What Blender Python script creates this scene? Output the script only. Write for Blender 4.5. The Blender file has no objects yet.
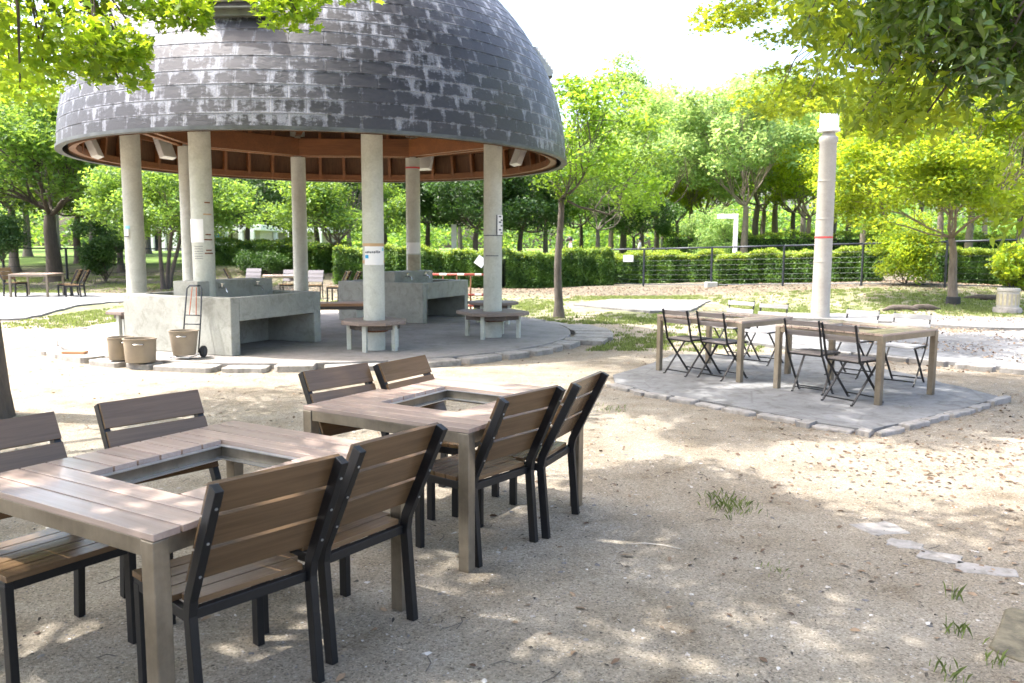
import bpy, math, random
import numpy as np
from mathutils import Vector, Matrix
R = math.radians
PI = math.pi
sc = bpy.context.scene
C = sc.collection
rng = np.random.default_rng(7)
random.seed(7)

# ------------------------------------------------------------------ camera
FPX, PITCH, CAMH, ROLL = 813.0, 0.1145, 1.5847, 0.0049
cam = bpy.data.cameras.new('camera')
cam.sensor_width = 36; cam.lens = FPX/1024*36
cam.clip_end = 2000; cam.clip_start = .05
cam.dof.use_dof = True; cam.dof.focus_distance = 4.6; cam.dof.aperture_fstop = 5.0
co = bpy.data.objects.new('camera', cam); C.objects.link(co)
_U = Vector((0, math.sin(PITCH), math.cos(PITCH))); _F = Vector((0, math.cos(PITCH), -math.sin(PITCH)))
_Rt = Vector((1, 0, 0))*math.cos(ROLL) + _U*math.sin(ROLL)
_Up = Vector((-1, 0, 0))*math.sin(ROLL) + _U*math.cos(ROLL)
mw = Matrix.Identity(4)
for i in range(3):
    mw[i][0] = _Rt[i]; mw[i][1] = _Up[i]; mw[i][2] = -_F[i]
mw[2][3] = CAMH
co.matrix_world = mw
sc.camera = co

def scr(P):                        # world points (N,3) -> pixel coordinates in the photo frame (used only to shape crowns)
    P = np.atleast_2d(P) - np.array([0, 0, CAMH])
    d = P@np.array(_F); x = P@np.array(_Rt); u = P@np.array(_Up)
    d = np.where(d < .05, .05, d)
    return 512+FPX*x/d, 341.5-FPX*u/d, d

# ------------------------------------------------------------------ terrain
def sm(t):
    t = np.clip(t, 0, 1); return t*t*(3-2*t)
def terr(x, y):
    x = np.asarray(x, float); y = np.asarray(y, float)
    z = .40*sm((x-4)/10)*sm((y-20)/9)
    z = z + .5*sm((y-36.5)/3.5) + .45*sm((y-41)/30)
    z = z + .22*sm((y-25)/12)*sm((-x-2)/5)
    z = z + .05*np.sin(x*.9+1)*np.sin(y*.7)*sm((y-19)/5)*sm((60-y)/10)
    return z
def hit(px, py):                   # ray through the photo frame meets the terrain
    v = _F + _Rt*((px-512)/FPX) - _Up*((py-341.5)/FPX)
    z = 0
    for _ in range(30):
        t = (z-CAMH)/v.z if v.z < 0 else 60
        z = float(terr(v.x*t, v.y*t))
    return v.x*t, v.y*t, z
def at(px, Y):                     # ground point at depth Y seen in column px
    X = (px-512)/FPX*Y
    return X, Y, float(terr(X, Y))

# ------------------------------------------------------------------ materials
def newmat(name):
    m = bpy.data.materials.new(name); m.use_nodes = True
    nt = m.node_tree; nt.nodes.clear()
    return m, nt, nt.nodes, nt.links
class NB:
    def __init__(s, name):
        s.m, s.nt, s.n, s.l = newmat(name)
        s.out = s.n.new('ShaderNodeOutputMaterial')
        s.b = s.n.new('ShaderNodeBsdfPrincipled'); s.l.new(s.b.outputs[0], s.out.inputs[0])
    def coord(s, kind='Object', scale=(1, 1, 1), rot=(0, 0, 0)):
        if kind == 'World':
            t = s.n.new('ShaderNodeNewGeometry').outputs['Position']
        elif kind == 'UV':
            t = s.n.new('ShaderNodeTexCoord').outputs['UV']
        else:
            t = s.n.new('ShaderNodeTexCoord').outputs[kind]
        mp = s.n.new('ShaderNodeMapping'); mp.inputs['Scale'].default_value = scale; mp.inputs['Rotation'].default_value = rot
        s.l.new(t, mp.inputs[0]); return mp.outputs[0]
    def noise(s, co, scale, detail=4, rough=.6, out='Fac', dist=0):
        t = s.n.new('ShaderNodeTexNoise'); t.inputs['Scale'].default_value = scale; t.inputs['Detail'].default_value = detail
        t.inputs['Roughness'].default_value = rough; t.inputs['Distortion'].default_value = dist
        s.l.new(co, t.inputs[0]); return t.outputs[out]
    def voro(s, co, scale, out='Distance', feature='F1'):
        t = s.n.new('ShaderNodeTexVoronoi'); t.feature = feature; t.inputs['Scale'].default_value = scale
        s.l.new(co, t.inputs[0]); return t.outputs[out]
    def ramp(s, fac, stops):
        t = s.n.new('ShaderNodeValToRGB'); e = t.color_ramp.elements
        while len(e) > 1: e.remove(e[-1])
        e[0].position = stops[0][0]; e[0].color = (*stops[0][1], 1) if len(stops[0][1]) == 3 else stops[0][1]
        for p, c in stops[1:]:
            k = e.new(p); k.color = (*c, 1)
        s.l.new(fac, t.inputs[0]); return t.outputs[0]
    def mix(s, fac, a, b, mode='MIX'):
        t = s.n.new('ShaderNodeMix'); t.data_type = 'RGBA'; t.blend_type = mode
        for sock, v in ((t.inputs[0], fac), (t.inputs[6], a), (t.inputs[7], b)):
            if isinstance(v, (int, float)): sock.default_value = v
            elif isinstance(v, tuple): sock.default_value = (*v, 1)
            else: s.l.new(v, sock)
        return t.outputs[2]
    def math(s, op, a, b=0, c=0):
        t = s.n.new('ShaderNodeMath'); t.operation = op
        for k, v in enumerate((a, b, c)):
            if isinstance(v, (int, float)): t.inputs[k].default_value = v
            else: s.l.new(v, t.inputs[k])
        return t.outputs[0]
    def attr(s, name):
        t = s.n.new('ShaderNodeAttribute'); t.attribute_name = name; return t.outputs['Fac']
    def bump(s, h, strength=.3, dist=.01):
        t = s.n.new('ShaderNodeBump'); t.inputs['Strength'].default_value = strength; t.inputs['Distance'].default_value = dist
        s.l.new(h, t.inputs['Height']); s.l.new(t.outputs[0], s.b.inputs['Normal']); return t
    def set(s, **k):
        for kk, v in k.items():
            sock = s.b.inputs[kk.replace('_', ' ')]
            if isinstance(v, (int, float)): sock.default_value = v
            elif isinstance(v, tuple): sock.default_value = (*v, 1)
            else: s.l.new(v, sock)
        return s

def simple(name, col, rough=.6, metal=0, var=.25, scale=8, bump=0, kind='Object'):
    b = NB(name); c = b.coord(kind)
    n = b.noise(c, scale, 5)
    dark = tuple(x*(1-var) for x in col); lite = tuple(min(1, x*(1+var)) for x in col)
    b.set(Base_Color=b.ramp(n, [(.3, dark), (.7, lite)]), Roughness=rough, Metallic=metal)
    if bump: b.bump(b.noise(c, scale*6, 4), bump, .01)
    return b.m
MAT = {}
def leafmat(name, dark, light, trans, tf=.45, rough=.45, warm=None):
    m, nt, n, l = newmat(name)
    out = n.new('ShaderNodeOutputMaterial'); at_ = n.new('ShaderNodeAttribute'); at_.attribute_name = 'var'
    cr = n.new('ShaderNodeValToRGB'); e = cr.color_ramp.elements
    e[0].position = .1; e[0].color = (*dark, 1); e[1].position = .9; e[1].color = (*light, 1)
    l.new(at_.outputs['Fac'], cr.inputs[0])
    p = n.new('ShaderNodeBsdfPrincipled'); p.inputs['Roughness'].default_value = rough
    l.new(cr.outputs[0], p.inputs['Base Color'])
    cr2 = n.new('ShaderNodeValToRGB'); e = cr2.color_ramp.elements
    e[0].position = .1; e[0].color = (*[t*.34 for t in trans], 1); e[1].position = .9; e[1].color = (*trans, 1)
    l.new(at_.outputs['Fac'], cr2.inputs[0])
    t = n.new('ShaderNodeBsdfTranslucent'); l.new(cr2.outputs[0], t.inputs[0])
    mx = n.new('ShaderNodeMixShader'); mx.inputs[0].default_value = tf
    l.new(p.outputs[0], mx.inputs[1]); l.new(t.outputs[0], mx.inputs[2]); l.new(mx.outputs[0], out.inputs[0])
    return m
MAT['maple'] = leafmat('maple_leaf', (.035, .12, .012), (.12, .26, .025), (.70, .92, .04), .54)
MAT['bright'] = leafmat('bright_leaf', (.05, .15, .015), (.15, .28, .03), (.84, .93, .05), .54)
MAT['fresh'] = leafmat('fresh_leaf', (.04, .13, .015), (.12, .25, .03), (.58, .84, .06), .5)
MAT['camphor'] = leafmat('camphor_leaf', (.020, .055, .010), (.075, .14, .02), (.34, .48, .03), .22, .22)
MAT['darkleaf'] = leafmat('dark_leaf', (.025, .07, .015), (.07, .14, .03), (.12, .26, .03), .32, .4)
MAT['midleaf'] = leafmat('mid_leaf', (.045, .12, .02), (.11, .21, .04), (.50, .74, .09), .47)
MAT['paleleaf'] = leafmat('glare_leaf', (.11, .22, .06), (.24, .38, .12), (.72, .92, .28), .5)  # washed-out backlight glare of the far trees put into the leaf colour
MAT['hedgeleaf'] = leafmat('hedge_leaf', (.035, .10, .015), (.10, .20, .03), (.25, .42, .04), .35)
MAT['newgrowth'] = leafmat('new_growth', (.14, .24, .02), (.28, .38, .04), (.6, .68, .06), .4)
MAT['grass'] = leafmat('grass_blade', (.11, .15, .04), (.22, .27, .09), (.4, .5, .1), .35)
MAT['darkchip'] = leafmat('dark_debris', (.03, .025, .02), (.10, .08, .06), (.05, .04, .03), .05, .8)
MAT['litter'] = leafmat('dry_leaf', (.09, .05, .028), (.34, .24, .15), (.22, .15, .08), .15, .6)

def bark(name, a, b_, scale=6):
    b = NB(name); c = b.coord('Object', (1, 1, .25))
    n = b.noise(c, scale*3, 6, .65, dist=.4); n2 = b.noise(b.coord('Object'), 1.5, 3)
    col = b.ramp(n, [(.3, a), (.7, b_)])
    col = b.mix(b.math('MULTIPLY', n2, .35), col, tuple(min(1, x*1.7+.02) for x in b_))
    b.set(Base_Color=col, Roughness=.9); b.bump(n, .8, .02); return b.m
MAT['bark'] = bark('grey_bark', (.05, .043, .036), (.14, .12, .10))
MAT['darkbark'] = bark('dark_bark', (.035, .028, .024), (.10, .08, .065))
MAT['palebark'] = bark('pale_bark', (.085, .068, .055), (.21, .17, .14))

def m_ground():
    b = NB('sandy_ground'); c = b.coord('World')
    big = b.noise(c, .35, 4, .6); med = b.noise(c, 2.3, 5, .65); fine = b.noise(c, 55, 4, .7); grit = b.voro(c, 130, 'Color'); grit2 = b.voro(c, 260, 'Distance')
    base = b.ramp(med, [(.28, (.28, .235, .175)), (.42, (.385, .34, .27)), (.55, (.44, .395, .325)), (.75, (.49, .45, .38))])
    sepn = b.n.new('ShaderNodeSeparateColor'); b.l.new(grit, sepn.inputs[0])
    g = b.ramp(sepn.outputs[0], [(0, (.38, .36, .33)), (.2, (.78, .76, .73)), (.8, (1.0, .98, .96)), (1, (1.3, 1.28, 1.25))])
    col = b.mix(.85, base, g, 'MULTIPLY')
    fr = b.ramp(fine, [(.3, (.62, .6, .56)), (.5, (1, 1, 1)), (.75, (1.15, 1.14, 1.12))])
    col = b.mix(.7, col, fr, 'MULTIPLY')
    dk = b.ramp(big, [(.35, (.74, .72, .68)), (.6, (1.05, 1.05, 1.04))])
    hum = b.ramp(b.noise(c, 5.5, 6, .8, dist=1.2), [(.28, (.45, .40, .34)), (.40, (1, 1, 1))]); col = b.mix(.6, col, hum, 'MULTIPLY')
    col = b.mix(.8, col, dk, 'MULTIPLY')
    # grass ground further back
    sp = b.n.new('ShaderNodeSeparateXYZ'); b.l.new(c, sp.inputs[0])
    gy = b.math('MULTIPLY', b.math('SUBTRACT', sp.outputs[1], 15.5), .22)
    gn = b.noise(c, .8, 5, .7)
    gm = b.math('ADD', b.math('MULTIPLY', b.math('SUBTRACT', gn, .56), 5.0), b.math('MINIMUM', gy, 1.0))
    gm = b.math('MULTIPLY', gm, b.ramp(b.math('MULTIPLY', sp.outputs[1], .02), [(.27, (0, 0, 0)), (.36, (1, 1, 1))]))
    gm.node.use_clamp = True
    gcol = b.ramp(b.noise(c, 9, 5, .7), [(.3, (.12, .125, .06)), (.5, (.16, .20, .07)), (.7, (.27, .25, .16))])
    col = b.mix(b.math('MULTIPLY', gm, .75), col, gcol)
    lm = b.math('MULTIPLY', b.math('SUBTRACT', sp.outputs[1], 25.5), .35); lm.node.use_clamp = True
    lcol = b.ramp(b.noise(c, 4.5, 6, .75), [(.3, (.06, .05, .038)), (.5, (.12, .102, .08)), (.75, (.21, .185, .15))])
    col = b.mix(b.math('MULTIPLY', lm, .8), col, lcol)
    fm = b.math('MULTIPLY', b.math('SUBTRACT', sp.outputs[1], 38), .5); fm.node.use_clamp = True
    col = b.mix(fm, col, b.ramp(gn, [(.3, (.06, .11, .025)), (.6, (.13, .20, .045)), (.8, (.25, .26, .11))]))
    b.set(Base_Color=col, Roughness=.95, Specular_IOR_Level=.2)
    h = b.math('ADD', b.math('MULTIPLY', fine, .5), b.math('MULTIPLY', grit2, -.8))
    h = b.math('ADD', h, b.math('MULTIPLY', b.noise(c, 7, 5, .65, dist=.6), 4.0))
    b.bump(h, .9, .012); return b.m
MAT['ground'] = m_ground()
def m_concrete(name, a, b_, kind='World', stain=.5, rough=.85, sc_=1.0, crack=False):
    b = NB(name); c = b.coord(kind)
    n = b.noise(c, 1.7*sc_, 6, .65); n2 = b.noise(c, 40*sc_, 4, .7); n3 = b.noise(c, 6*sc_, 5, .6, dist=.8)
    col = b.ramp(n, [(.3, a), (.7, b_)])
    col = b.mix(stain, col, b.ramp(n3, [(.35, (.62, .6, .56)), (.5, (1, 1, 1)), (.8, (1.1, 1.1, 1.1))]), 'MULTIPLY')
    col = b.mix(.5, col, b.ramp(n2, [(.3, (.75, .75, .75)), (.6, (1.05, 1.05, 1.05))]), 'MULTIPLY')
    if crack:
        v = b.voro(b.coord(kind, (1, 1, 1)), 1.15, 'Distance', 'DISTANCE_TO_EDGE')
        ck = b.ramp(v, [(0, (.35, .33, .30)), (.018, (1, 1, 1))])
        col = b.mix(.35, col, ck, 'MULTIPLY')
    b.set(Base_Color=col, Roughness=rough); b.bump(b.math('ADD', n2, n3), .35, .006); return b.m
MAT['floor'] = m_concrete('platform_concrete', (.21, .195, .18), (.30, .28, .265))
MAT['pad'] = m_concrete('pale_paving', (.13, .13, .128), (.24, .24, .238), stain=.8, crack=True)
MAT['stone'] = m_concrete('edging_stone', (.20, .19, .175), (.36, .34, .315), 'World', .7, sc_=2)
MAT['sink'] = m_concrete('sink_concrete', (.26, .268, .24), (.38, .385, .35), 'Object', .5)
MAT['post'] = m_concrete('painted_column', (.46, .475, .42), (.58, .595, .54), 'Object', .25, .6)
MAT['pole'] = m_concrete('pale_pole', (.34, .32, .29), (.44, .42, .39), 'Object', .2, .6)
MAT['building'] = simple('far_wall', (.55, .50, .42), .8)
MAT['white'] = simple('white_paint', (.78, .78, .78), .5, var=.06)
MAT['paper'] = simple('paper', (.80, .80, .80), .8, var=.03)
MAT['tape'] = simple('brown_tape', (.50, .33, .17), .5, var=.1)
MAT['redtape'] = simple('red_tape', (.55, .05, .05), .5, var=.1)
MAT['ink'] = simple('dark_ink', (.06, .07, .10), .7, var=.1)
MAT['blueink'] = simple('blue_print', (.02, .30, .60), .5, var=.1)
MAT['cyanink'] = simple('cyan_print', (.25, .60, .70), .5, var=.1)
MAT['rust'] = simple('rusty_bracket', (.16, .06, .025), .8, var=.5, scale=30, bump=.4)
MAT['redwhite'] = None
MAT['blackmetal'] = simple('black_powder_coat', (.0045, .005, .0065), .45, .0, var=.3, scale=40, bump=.08)
MAT['fence'] = simple('fence_metal', (.03, .035, .045), .45, .3)
MAT['rubber'] = simple('rubber', (.03, .03, .032), .8)
MAT['chrome'] = simple('chrome', (.6, .6, .6), .18, 1, var=.05)
MAT['alu'] = simple('aluminium_rail', (.62, .64, .66), .28, .9, var=.1, scale=20)

def m_steel():
    b = NB('brushed_steel'); c = b.coord('Object', (1, 1, .06)); c2 = b.coord('Object')
    n = b.noise(c, 60, 4); n2 = b.noise(c2, 5, 5, .7)
    col = b.ramp(n2, [(.3, (.19, .16, .12)), (.7, (.33, .285, .22))])
    col = b.mix(.35, col, b.ramp(n, [(.3, (.8, .8, .8)), (.7, (1.1, 1.1, 1.1))]), 'MULTIPLY')
    b.set(Base_Color=col, Metallic=.75, Roughness=b.ramp(n2, [(.3, (.34, .34, .34)), (.7, (.52, .52, .52))]))
    b.bump(n, .08, .002); return b.m
MAT['steel'] = m_steel()
def m_plank(name, a, b_, axis, rough=.42, kind='Object'):
    b = NB(name)
    s = [30, 30, 30]; s[axis] = 1.2
    c = b.coord(kind, tuple(s)); n = b.noise(c, 1.6, 6, .7, dist=.3)
    s2 = [3, 3, 3]; s2[axis] = .8
    n2 = b.noise(b.coord(kind, tuple(s2)), 1.5, 4, .6)
    v = b.attr('var')
    col = b.ramp(n, [(.3, a), (.7, b_)])
    col = b.mix(.45, col, b.ramp(n2, [(.35, (.72, .72, .72)), (.65, (1.15, 1.12, 1.1))]), 'MULTIPLY')
    col = b.mix(.9, col, b.ramp(v, [(0, (.80, .80, .80)), (1, (1.14, 1.12, 1.10))]), 'MULTIPLY')
    b.set(Base_Color=col, Roughness=rough); b.bump(n, .25, .002); return b.m
MAT['tabletop'] = m_plank('table_plank', (.44, .325, .265), (.57, .45, .38), 0, .20)
MAT['slat'] = m_plank('chair_plank', (.120, .072, .036), (.190, .120, .064), 1, .27)
MAT['greyslat'] = m_plank('grey_slat', (.14, .12, .115), (.30, .27, .26), 1, .55)
MAT['fargrey'] = m_plank('lilac_grey_slat', (.13, .12, .13), (.19, .18, .19), 1, .6)
MAT['whiteslat'] = m_plank('pale_slat', (.55, .53, .52), (.72, .70, .70), 1, .5)
MAT['seatwood'] = m_plank('weathered_wood', (.15, .118, .10), (.28, .228, .20), 0, .7)
MAT['seatedge'] = m_plank('dark_edge_wood', (.06, .05, .045), (.15, .12, .10), 0, .7)
MAT['orangewood'] = m_plank('orange_wood', (.36, .17, .08), (.52, .29, .15), 0, .6)
MAT['beam'] = m_plank('laminated_beam', (.17, .062, .020), (.29, .115, .036), 0, .5)
MAT['soffit'] = m_plank('soffit_board', (.075, .035, .015), (.15, .072, .030), 2, .7)
MAT['canister'] = simple('beige_enamel', (.25, .205, .15), .55, var=.12, scale=5, bump=.05)
MAT['pinkskin'] = simple('skin', (.55, .36, .27), .5, var=.05)
MAT['hair'] = simple('hair', (.03, .02, .018), .5)
MAT['cloth'] = simple('white_cloth', (.75, .73, .74), .9, var=.05)
MAT['darkcloth'] = simple('dark_cloth', (.10, .11, .14), .9)
MAT['pebbletan'] = simple('tan_twig', (.50, .45, .38), .8)

def m_tiles():
    b = NB('weathered_roof_tiles'); uv = b.coord('UV')
    sp = b.n.new('ShaderNodeSeparateXYZ'); b.l.new(uv, sp.inputs[0])
    # wobble the joints a little
    wob = b.noise(b.coord('UV', (.8, .8, .8)), 3, 2)
    br = b.n.new('ShaderNodeTexBrick'); b.l.new(uv, br.inputs[0])
    br.inputs['Scale'].default_value = 1; br.inputs['Brick Width'].default_value = 1; br.inputs['Row Height'].default_value = 1
    br.inputs['Mortar Size'].default_value = .022; br.inputs['Mortar Smooth'].default_value = .35; br.offset = .5; br.inputs['Bias'].default_value = 0
    br.inputs['Color1'].default_value = (0, 0, 0, 1); br.inputs['Color2'].default_value = (1, 1, 1, 1); br.inputs['Mortar'].default_value = (.5, .5, .5, 1)
    tint = br.outputs['Color']; mort = br.outputs['Fac']
    fv = b.math('FRACT', sp.outputs[1])
    n1 = b.noise(b.coord('UV', (.42, .22, 1)), 1.0, 4, .6)
    n2 = b.noise(b.coord('UV', (2.2, 1.6, 1)), 2.2, 6, .72, dist=.5)
    n3 = b.noise(b.coord('UV', (9, 9, 1)), 2.2, 4, .7)
    base = b.ramp(n2, [(.3, (.013, .014, .019)), (.6, (.027, .028, .036)), (.8, (.055, .056, .064))])
    base = b.mix(.6, base, b.ramp(tint, [(0, (.45, .45, .50)), (1, (1.6, 1.5, 1.45))]), 'MULTIPLY')
    base = b.mix(.5, base, b.ramp(n3, [(.3, (.7, .7, .7)), (.7, (1.25, 1.25, 1.25))]), 'MULTIPLY')
    # lime bloom creeping in from the joints
    vor = b.n.new('ShaderNodeTexBrick'); b.l.new(uv, vor.inputs[0])
    vor.inputs['Scale'].default_value = 1; vor.inputs['Brick Width'].default_value = 1; vor.inputs['Row Height'].default_value = 1; vor.offset = .5
    vor.inputs['Mortar Size'].default_value = .16; vor.inputs['Mortar Smooth'].default_value = 1.0
    wide = vor.outputs['Fac']
    topw = b.ramp(fv, [(.45, (0, 0, 0)), (.95, (1, 1, 1))])
    st = b.noise(b.coord('UV', (3.2, .28, 1)), 1.6, 5, .65, dist=.4)
    w = b.math('ADD', b.math('MULTIPLY', wide, .72), b.math('MULTIPLY', topw, .34))
    w = b.math('ADD', w, b.math('MULTIPLY', b.math('SUBTRACT', n1, .50), 3.2))
    w = b.math('ADD', w, b.math('MULTIPLY', b.math('SUBTRACT', n2, .5), 2.4)); w = b.math('ADD', w, b.math('MULTIPLY', b.math('SUBTRACT', st, .48), 2.8))
    wm = b.ramp(w, [(.36, (0, 0, 0)), (.92, (1, 1, 1))])
    wcol = b.ramp(n3, [(.3, (.11, .12, .15)), (.7, (.34, .36, .42))])
    col = b.mix(b.math('MULTIPLY', wm, .88), base, wcol)
    dm = b.math('MULTIPLY', mort, b.ramp(n3, [(.35, (0, 0, 0)), (.6, (1, 1, 1))]))
    col = b.mix(b.math('MULTIPLY', dm, .75), col, b.mix(b.ramp(n1, [(.42, (0, 0, 0)), (.6, (1, 1, 1))]), (.035, .035, .04), (.34, .34, .37)))
    b.set(Base_Color=col, Roughness=b.ramp(n2, [(.3, (.38, .38, .38)), (.7, (.62, .62, .62))]), Specular_IOR_Level=.6)
    h = b.math('SUBTRACT', b.math('MULTIPLY', n2, .5), mort)
    b.bump(h, .6, .02); return b.m
MAT['tiles'] = m_tiles()
def m_stripe():
    b = NB('red_white_pipe'); c = b.coord('Object'); sp = b.n.new('ShaderNodeSeparateXYZ'); b.l.new(c, sp.inputs[0])
    f = b.math('FRACT', b.math('MULTIPLY', sp.outputs[0], 2.2))
    col = b.ramp(f, [(.60, (.28, .05, .035)), (.64, (.75, .68, .64))])
    b.set(Base_Color=col, Roughness=.5); return b.m
MAT['stripe'] = m_stripe()

# ------------------------------------------------------------------ object helpers
def tag(o, label=None, cat=None, group=None, kind=None):
    if label: o['label'] = label
    if cat: o['category'] = cat
    if group: o['group'] = group
    if kind: o['kind'] = kind
    return o
def empty(name, loc=(0, 0, 0), rz=0, **k):
    o = bpy.data.objects.new(name, None); C.objects.link(o); o.location = loc; o.rotation_euler = (0, 0, rz)
    o.empty_display_size = .1
    return tag(o, **k)
class MB:
    def __init__(s): s.v = []; s.f = []; s.a = []
    def add(s, vs, fs, var=None):
        o = len(s.v); var = random.random() if var is None else var
        s.v += [tuple(v) for v in vs]; s.f += [tuple(i+o for i in f) for f in fs]; s.a += [var]*len(vs); return s
    def box(s, c, d, rot=None, var=None):
        x, y, z = (k/2 for k in d); vs = [Vector((a*x, b*y, e*z)) for a in (-1, 1) for b in (-1, 1) for e in (-1, 1)]
        if rot is not None: vs = [rot@v for v in vs]
        vs = [v+Vector(c) for v in vs]
        return s.add(vs, [(0, 1, 3, 2), (4, 6, 7, 5), (0, 4, 5, 1), (2, 3, 7, 6), (0, 2, 6, 4), (1, 5, 7, 3)], var)
    def bar(s, p, q, w, h=None, up=(0, 0, 1), var=None):
        p = Vector(p); q = Vector(q); h = h or w; d = (q-p).normalized(); u = Vector(up)
        if abs(d.dot(u)) > .98: u = Vector((1, 0, 0))
        sx = d.cross(u).normalized(); uz = sx.cross(d)
        vs = [e+sx*a*w/2+uz*b*h/2 for e in (p, q) for a, b in ((-1, -1), (1, -1), (1, 1), (-1, 1))]
        return s.add(vs, [(0, 1, 2, 3), (7, 6, 5, 4), (0, 4, 5, 1), (1, 5, 6, 2), (2, 6, 7, 3), (3, 7, 4, 0)], var)
    def sweep(s, pts, w, h, side=(0, 1, 0), var=None):      # mitred rectangular section through points in a plane normal to side
        sd = Vector(side); P = [Vector(p) for p in pts]; vs = []
        for i, p in enumerate(P):
            a = (P[i]-P[i-1]).normalized() if i else (P[1]-P[0]).normalized()
            b = (P[i+1]-P[i]).normalized() if i < len(P)-1 else a
            t = (a+b).normalized(); n = sd.cross(t).normalized(); k = 1/max(.5, n.dot(sd.cross(a)))
            for x, y in ((-1, -1), (1, -1), (1, 1), (-1, 1)): vs.append(p+sd*x*w/2+n*y*h/2*k)
        fs = [(0, 3, 2, 1), tuple(len(vs)-4+i for i in range(4))]
        for i in range(len(P)-1):
            for k in range(4): fs.append((4*i+k, 4*i+(k+1) % 4, 4*i+4+(k+1) % 4, 4*i+4+k))
        return s.add(vs, fs, var)
    def tube(s, pts, r, n=8, cap=True, var=None):
        P = [Vector(p) for p in pts]; rs = r if isinstance(r, (list, tuple)) else [r]*len(P); vs = []; fs = []; ref = None
        for i, p in enumerate(P):
            d = (P[min(i+1, len(P)-1)]-P[max(i-1, 0)]).normalized()
            if ref is None: ref = d.orthogonal().normalized()
            ref = (ref-d*ref.dot(d)).normalized(); b = d.cross(ref)
            for k in range(n):
                a = 2*PI*k/n; vs.append(p+(ref*math.cos(a)+b*math.sin(a))*rs[i])
        for i in range(len(P)-1):
            for k in range(n): fs.append((i*n+k, i*n+(k+1) % n, (i+1)*n+(k+1) % n, (i+1)*n+k))
        if cap: fs += [tuple(range(n))[::-1], tuple((len(P)-1)*n+k for k in range(n))]
        return s.add(vs, fs, var)
    def lathe(s, prof, n=32, c=(0, 0, 0), var=None, cap=True):
        vs = []; fs = []
        for r, z in prof:
            for k in range(n):
                a = 2*PI*k/n; vs.append((c[0]+r*math.cos(a), c[1]+r*math.sin(a), c[2]+z))
        for i in range(len(prof)-1):
            for k in range(n): fs.append((i*n+k, i*n+(k+1) % n, (i+1)*n+(k+1) % n, (i+1)*n+k))
        if cap: fs += [tuple(range(n))[::-1], tuple((len(prof)-1)*n+k for k in range(n))]
        return s.add(vs, fs, var)
    def prism(s, poly, z0, z1, var=None):
        n = len(poly); vs = [(x, y, z0) for x, y in poly]+[(x, y, z1) for x, y in poly]
        fs = [tuple(range(n))[::-1], tuple(range(n, 2*n))]+[(i, (i+1) % n, n+(i+1) % n, n+i) for i in range(n)]
        return s.add(vs, fs, var)
    def build(s, name, mat, parent=None, smooth=False, bevel=0, **k):
        me = bpy.data.meshes.new(name); me.from_pydata(s.v, [], s.f); me.update()
        at_ = me.attributes.new('var', 'FLOAT', 'POINT'); at_.data.foreach_set('value', np.array(s.a, 'f'))
        me.materials.append(MAT[mat] if isinstance(mat, str) else mat)
        o = bpy.data.objects.new(name, me); C.objects.link(o)
        if smooth: me.shade_smooth(); 
        if smooth == 'auto':
            me.set_sharp_from_angle(angle=R(35))
        if bevel:
            m = o.modifiers.new('bevel', 'BEVEL'); m.width = bevel; m.segments = 2; m.limit_method = 'ANGLE'; m.angle_limit = R(40)
        if parent: o.parent = parent
        return tag(o, **k)
def np_mesh(name, V, F, mat, var=None, parent=None, smooth=False, **k):
    V = np.ascontiguousarray(V, 'f'); F = np.ascontiguousarray(F, 'i'); nf, kk = F.shape
    me = bpy.data.meshes.new(name); me.vertices.add(len(V)); me.vertices.foreach_set('co', V.ravel())
    me.loops.add(nf*kk); me.loops.foreach_set('vertex_index', F.ravel())
    me.polygons.add(nf); me.polygons.foreach_set('loop_start', np.arange(0, nf*kk, kk, dtype='i'))
    me.polygons.foreach_set('use_smooth', np.full(nf, smooth)); me.update(calc_edges=True)
    a = me.attributes.new('var', 'FLOAT', 'POINT'); a.data.foreach_set('value', (np.random.rand(len(V)) if var is None else var).astype('f'))
    me.materials.append(MAT[mat] if isinstance(mat, str) else mat)
    o = bpy.data.objects.new(name, me); C.objects.link(o)
    if parent: o.parent = parent
    return tag(o, **k)
def kids(o): return [c for c in bpy.data.objects if c.parent is o]
def copy_tree(o, parent=None, tree=None):
    c = o.copy(); C.objects.link(c); c.parent = parent
    for ch in kids(o): copy_tree(ch, c)
    return c

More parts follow.
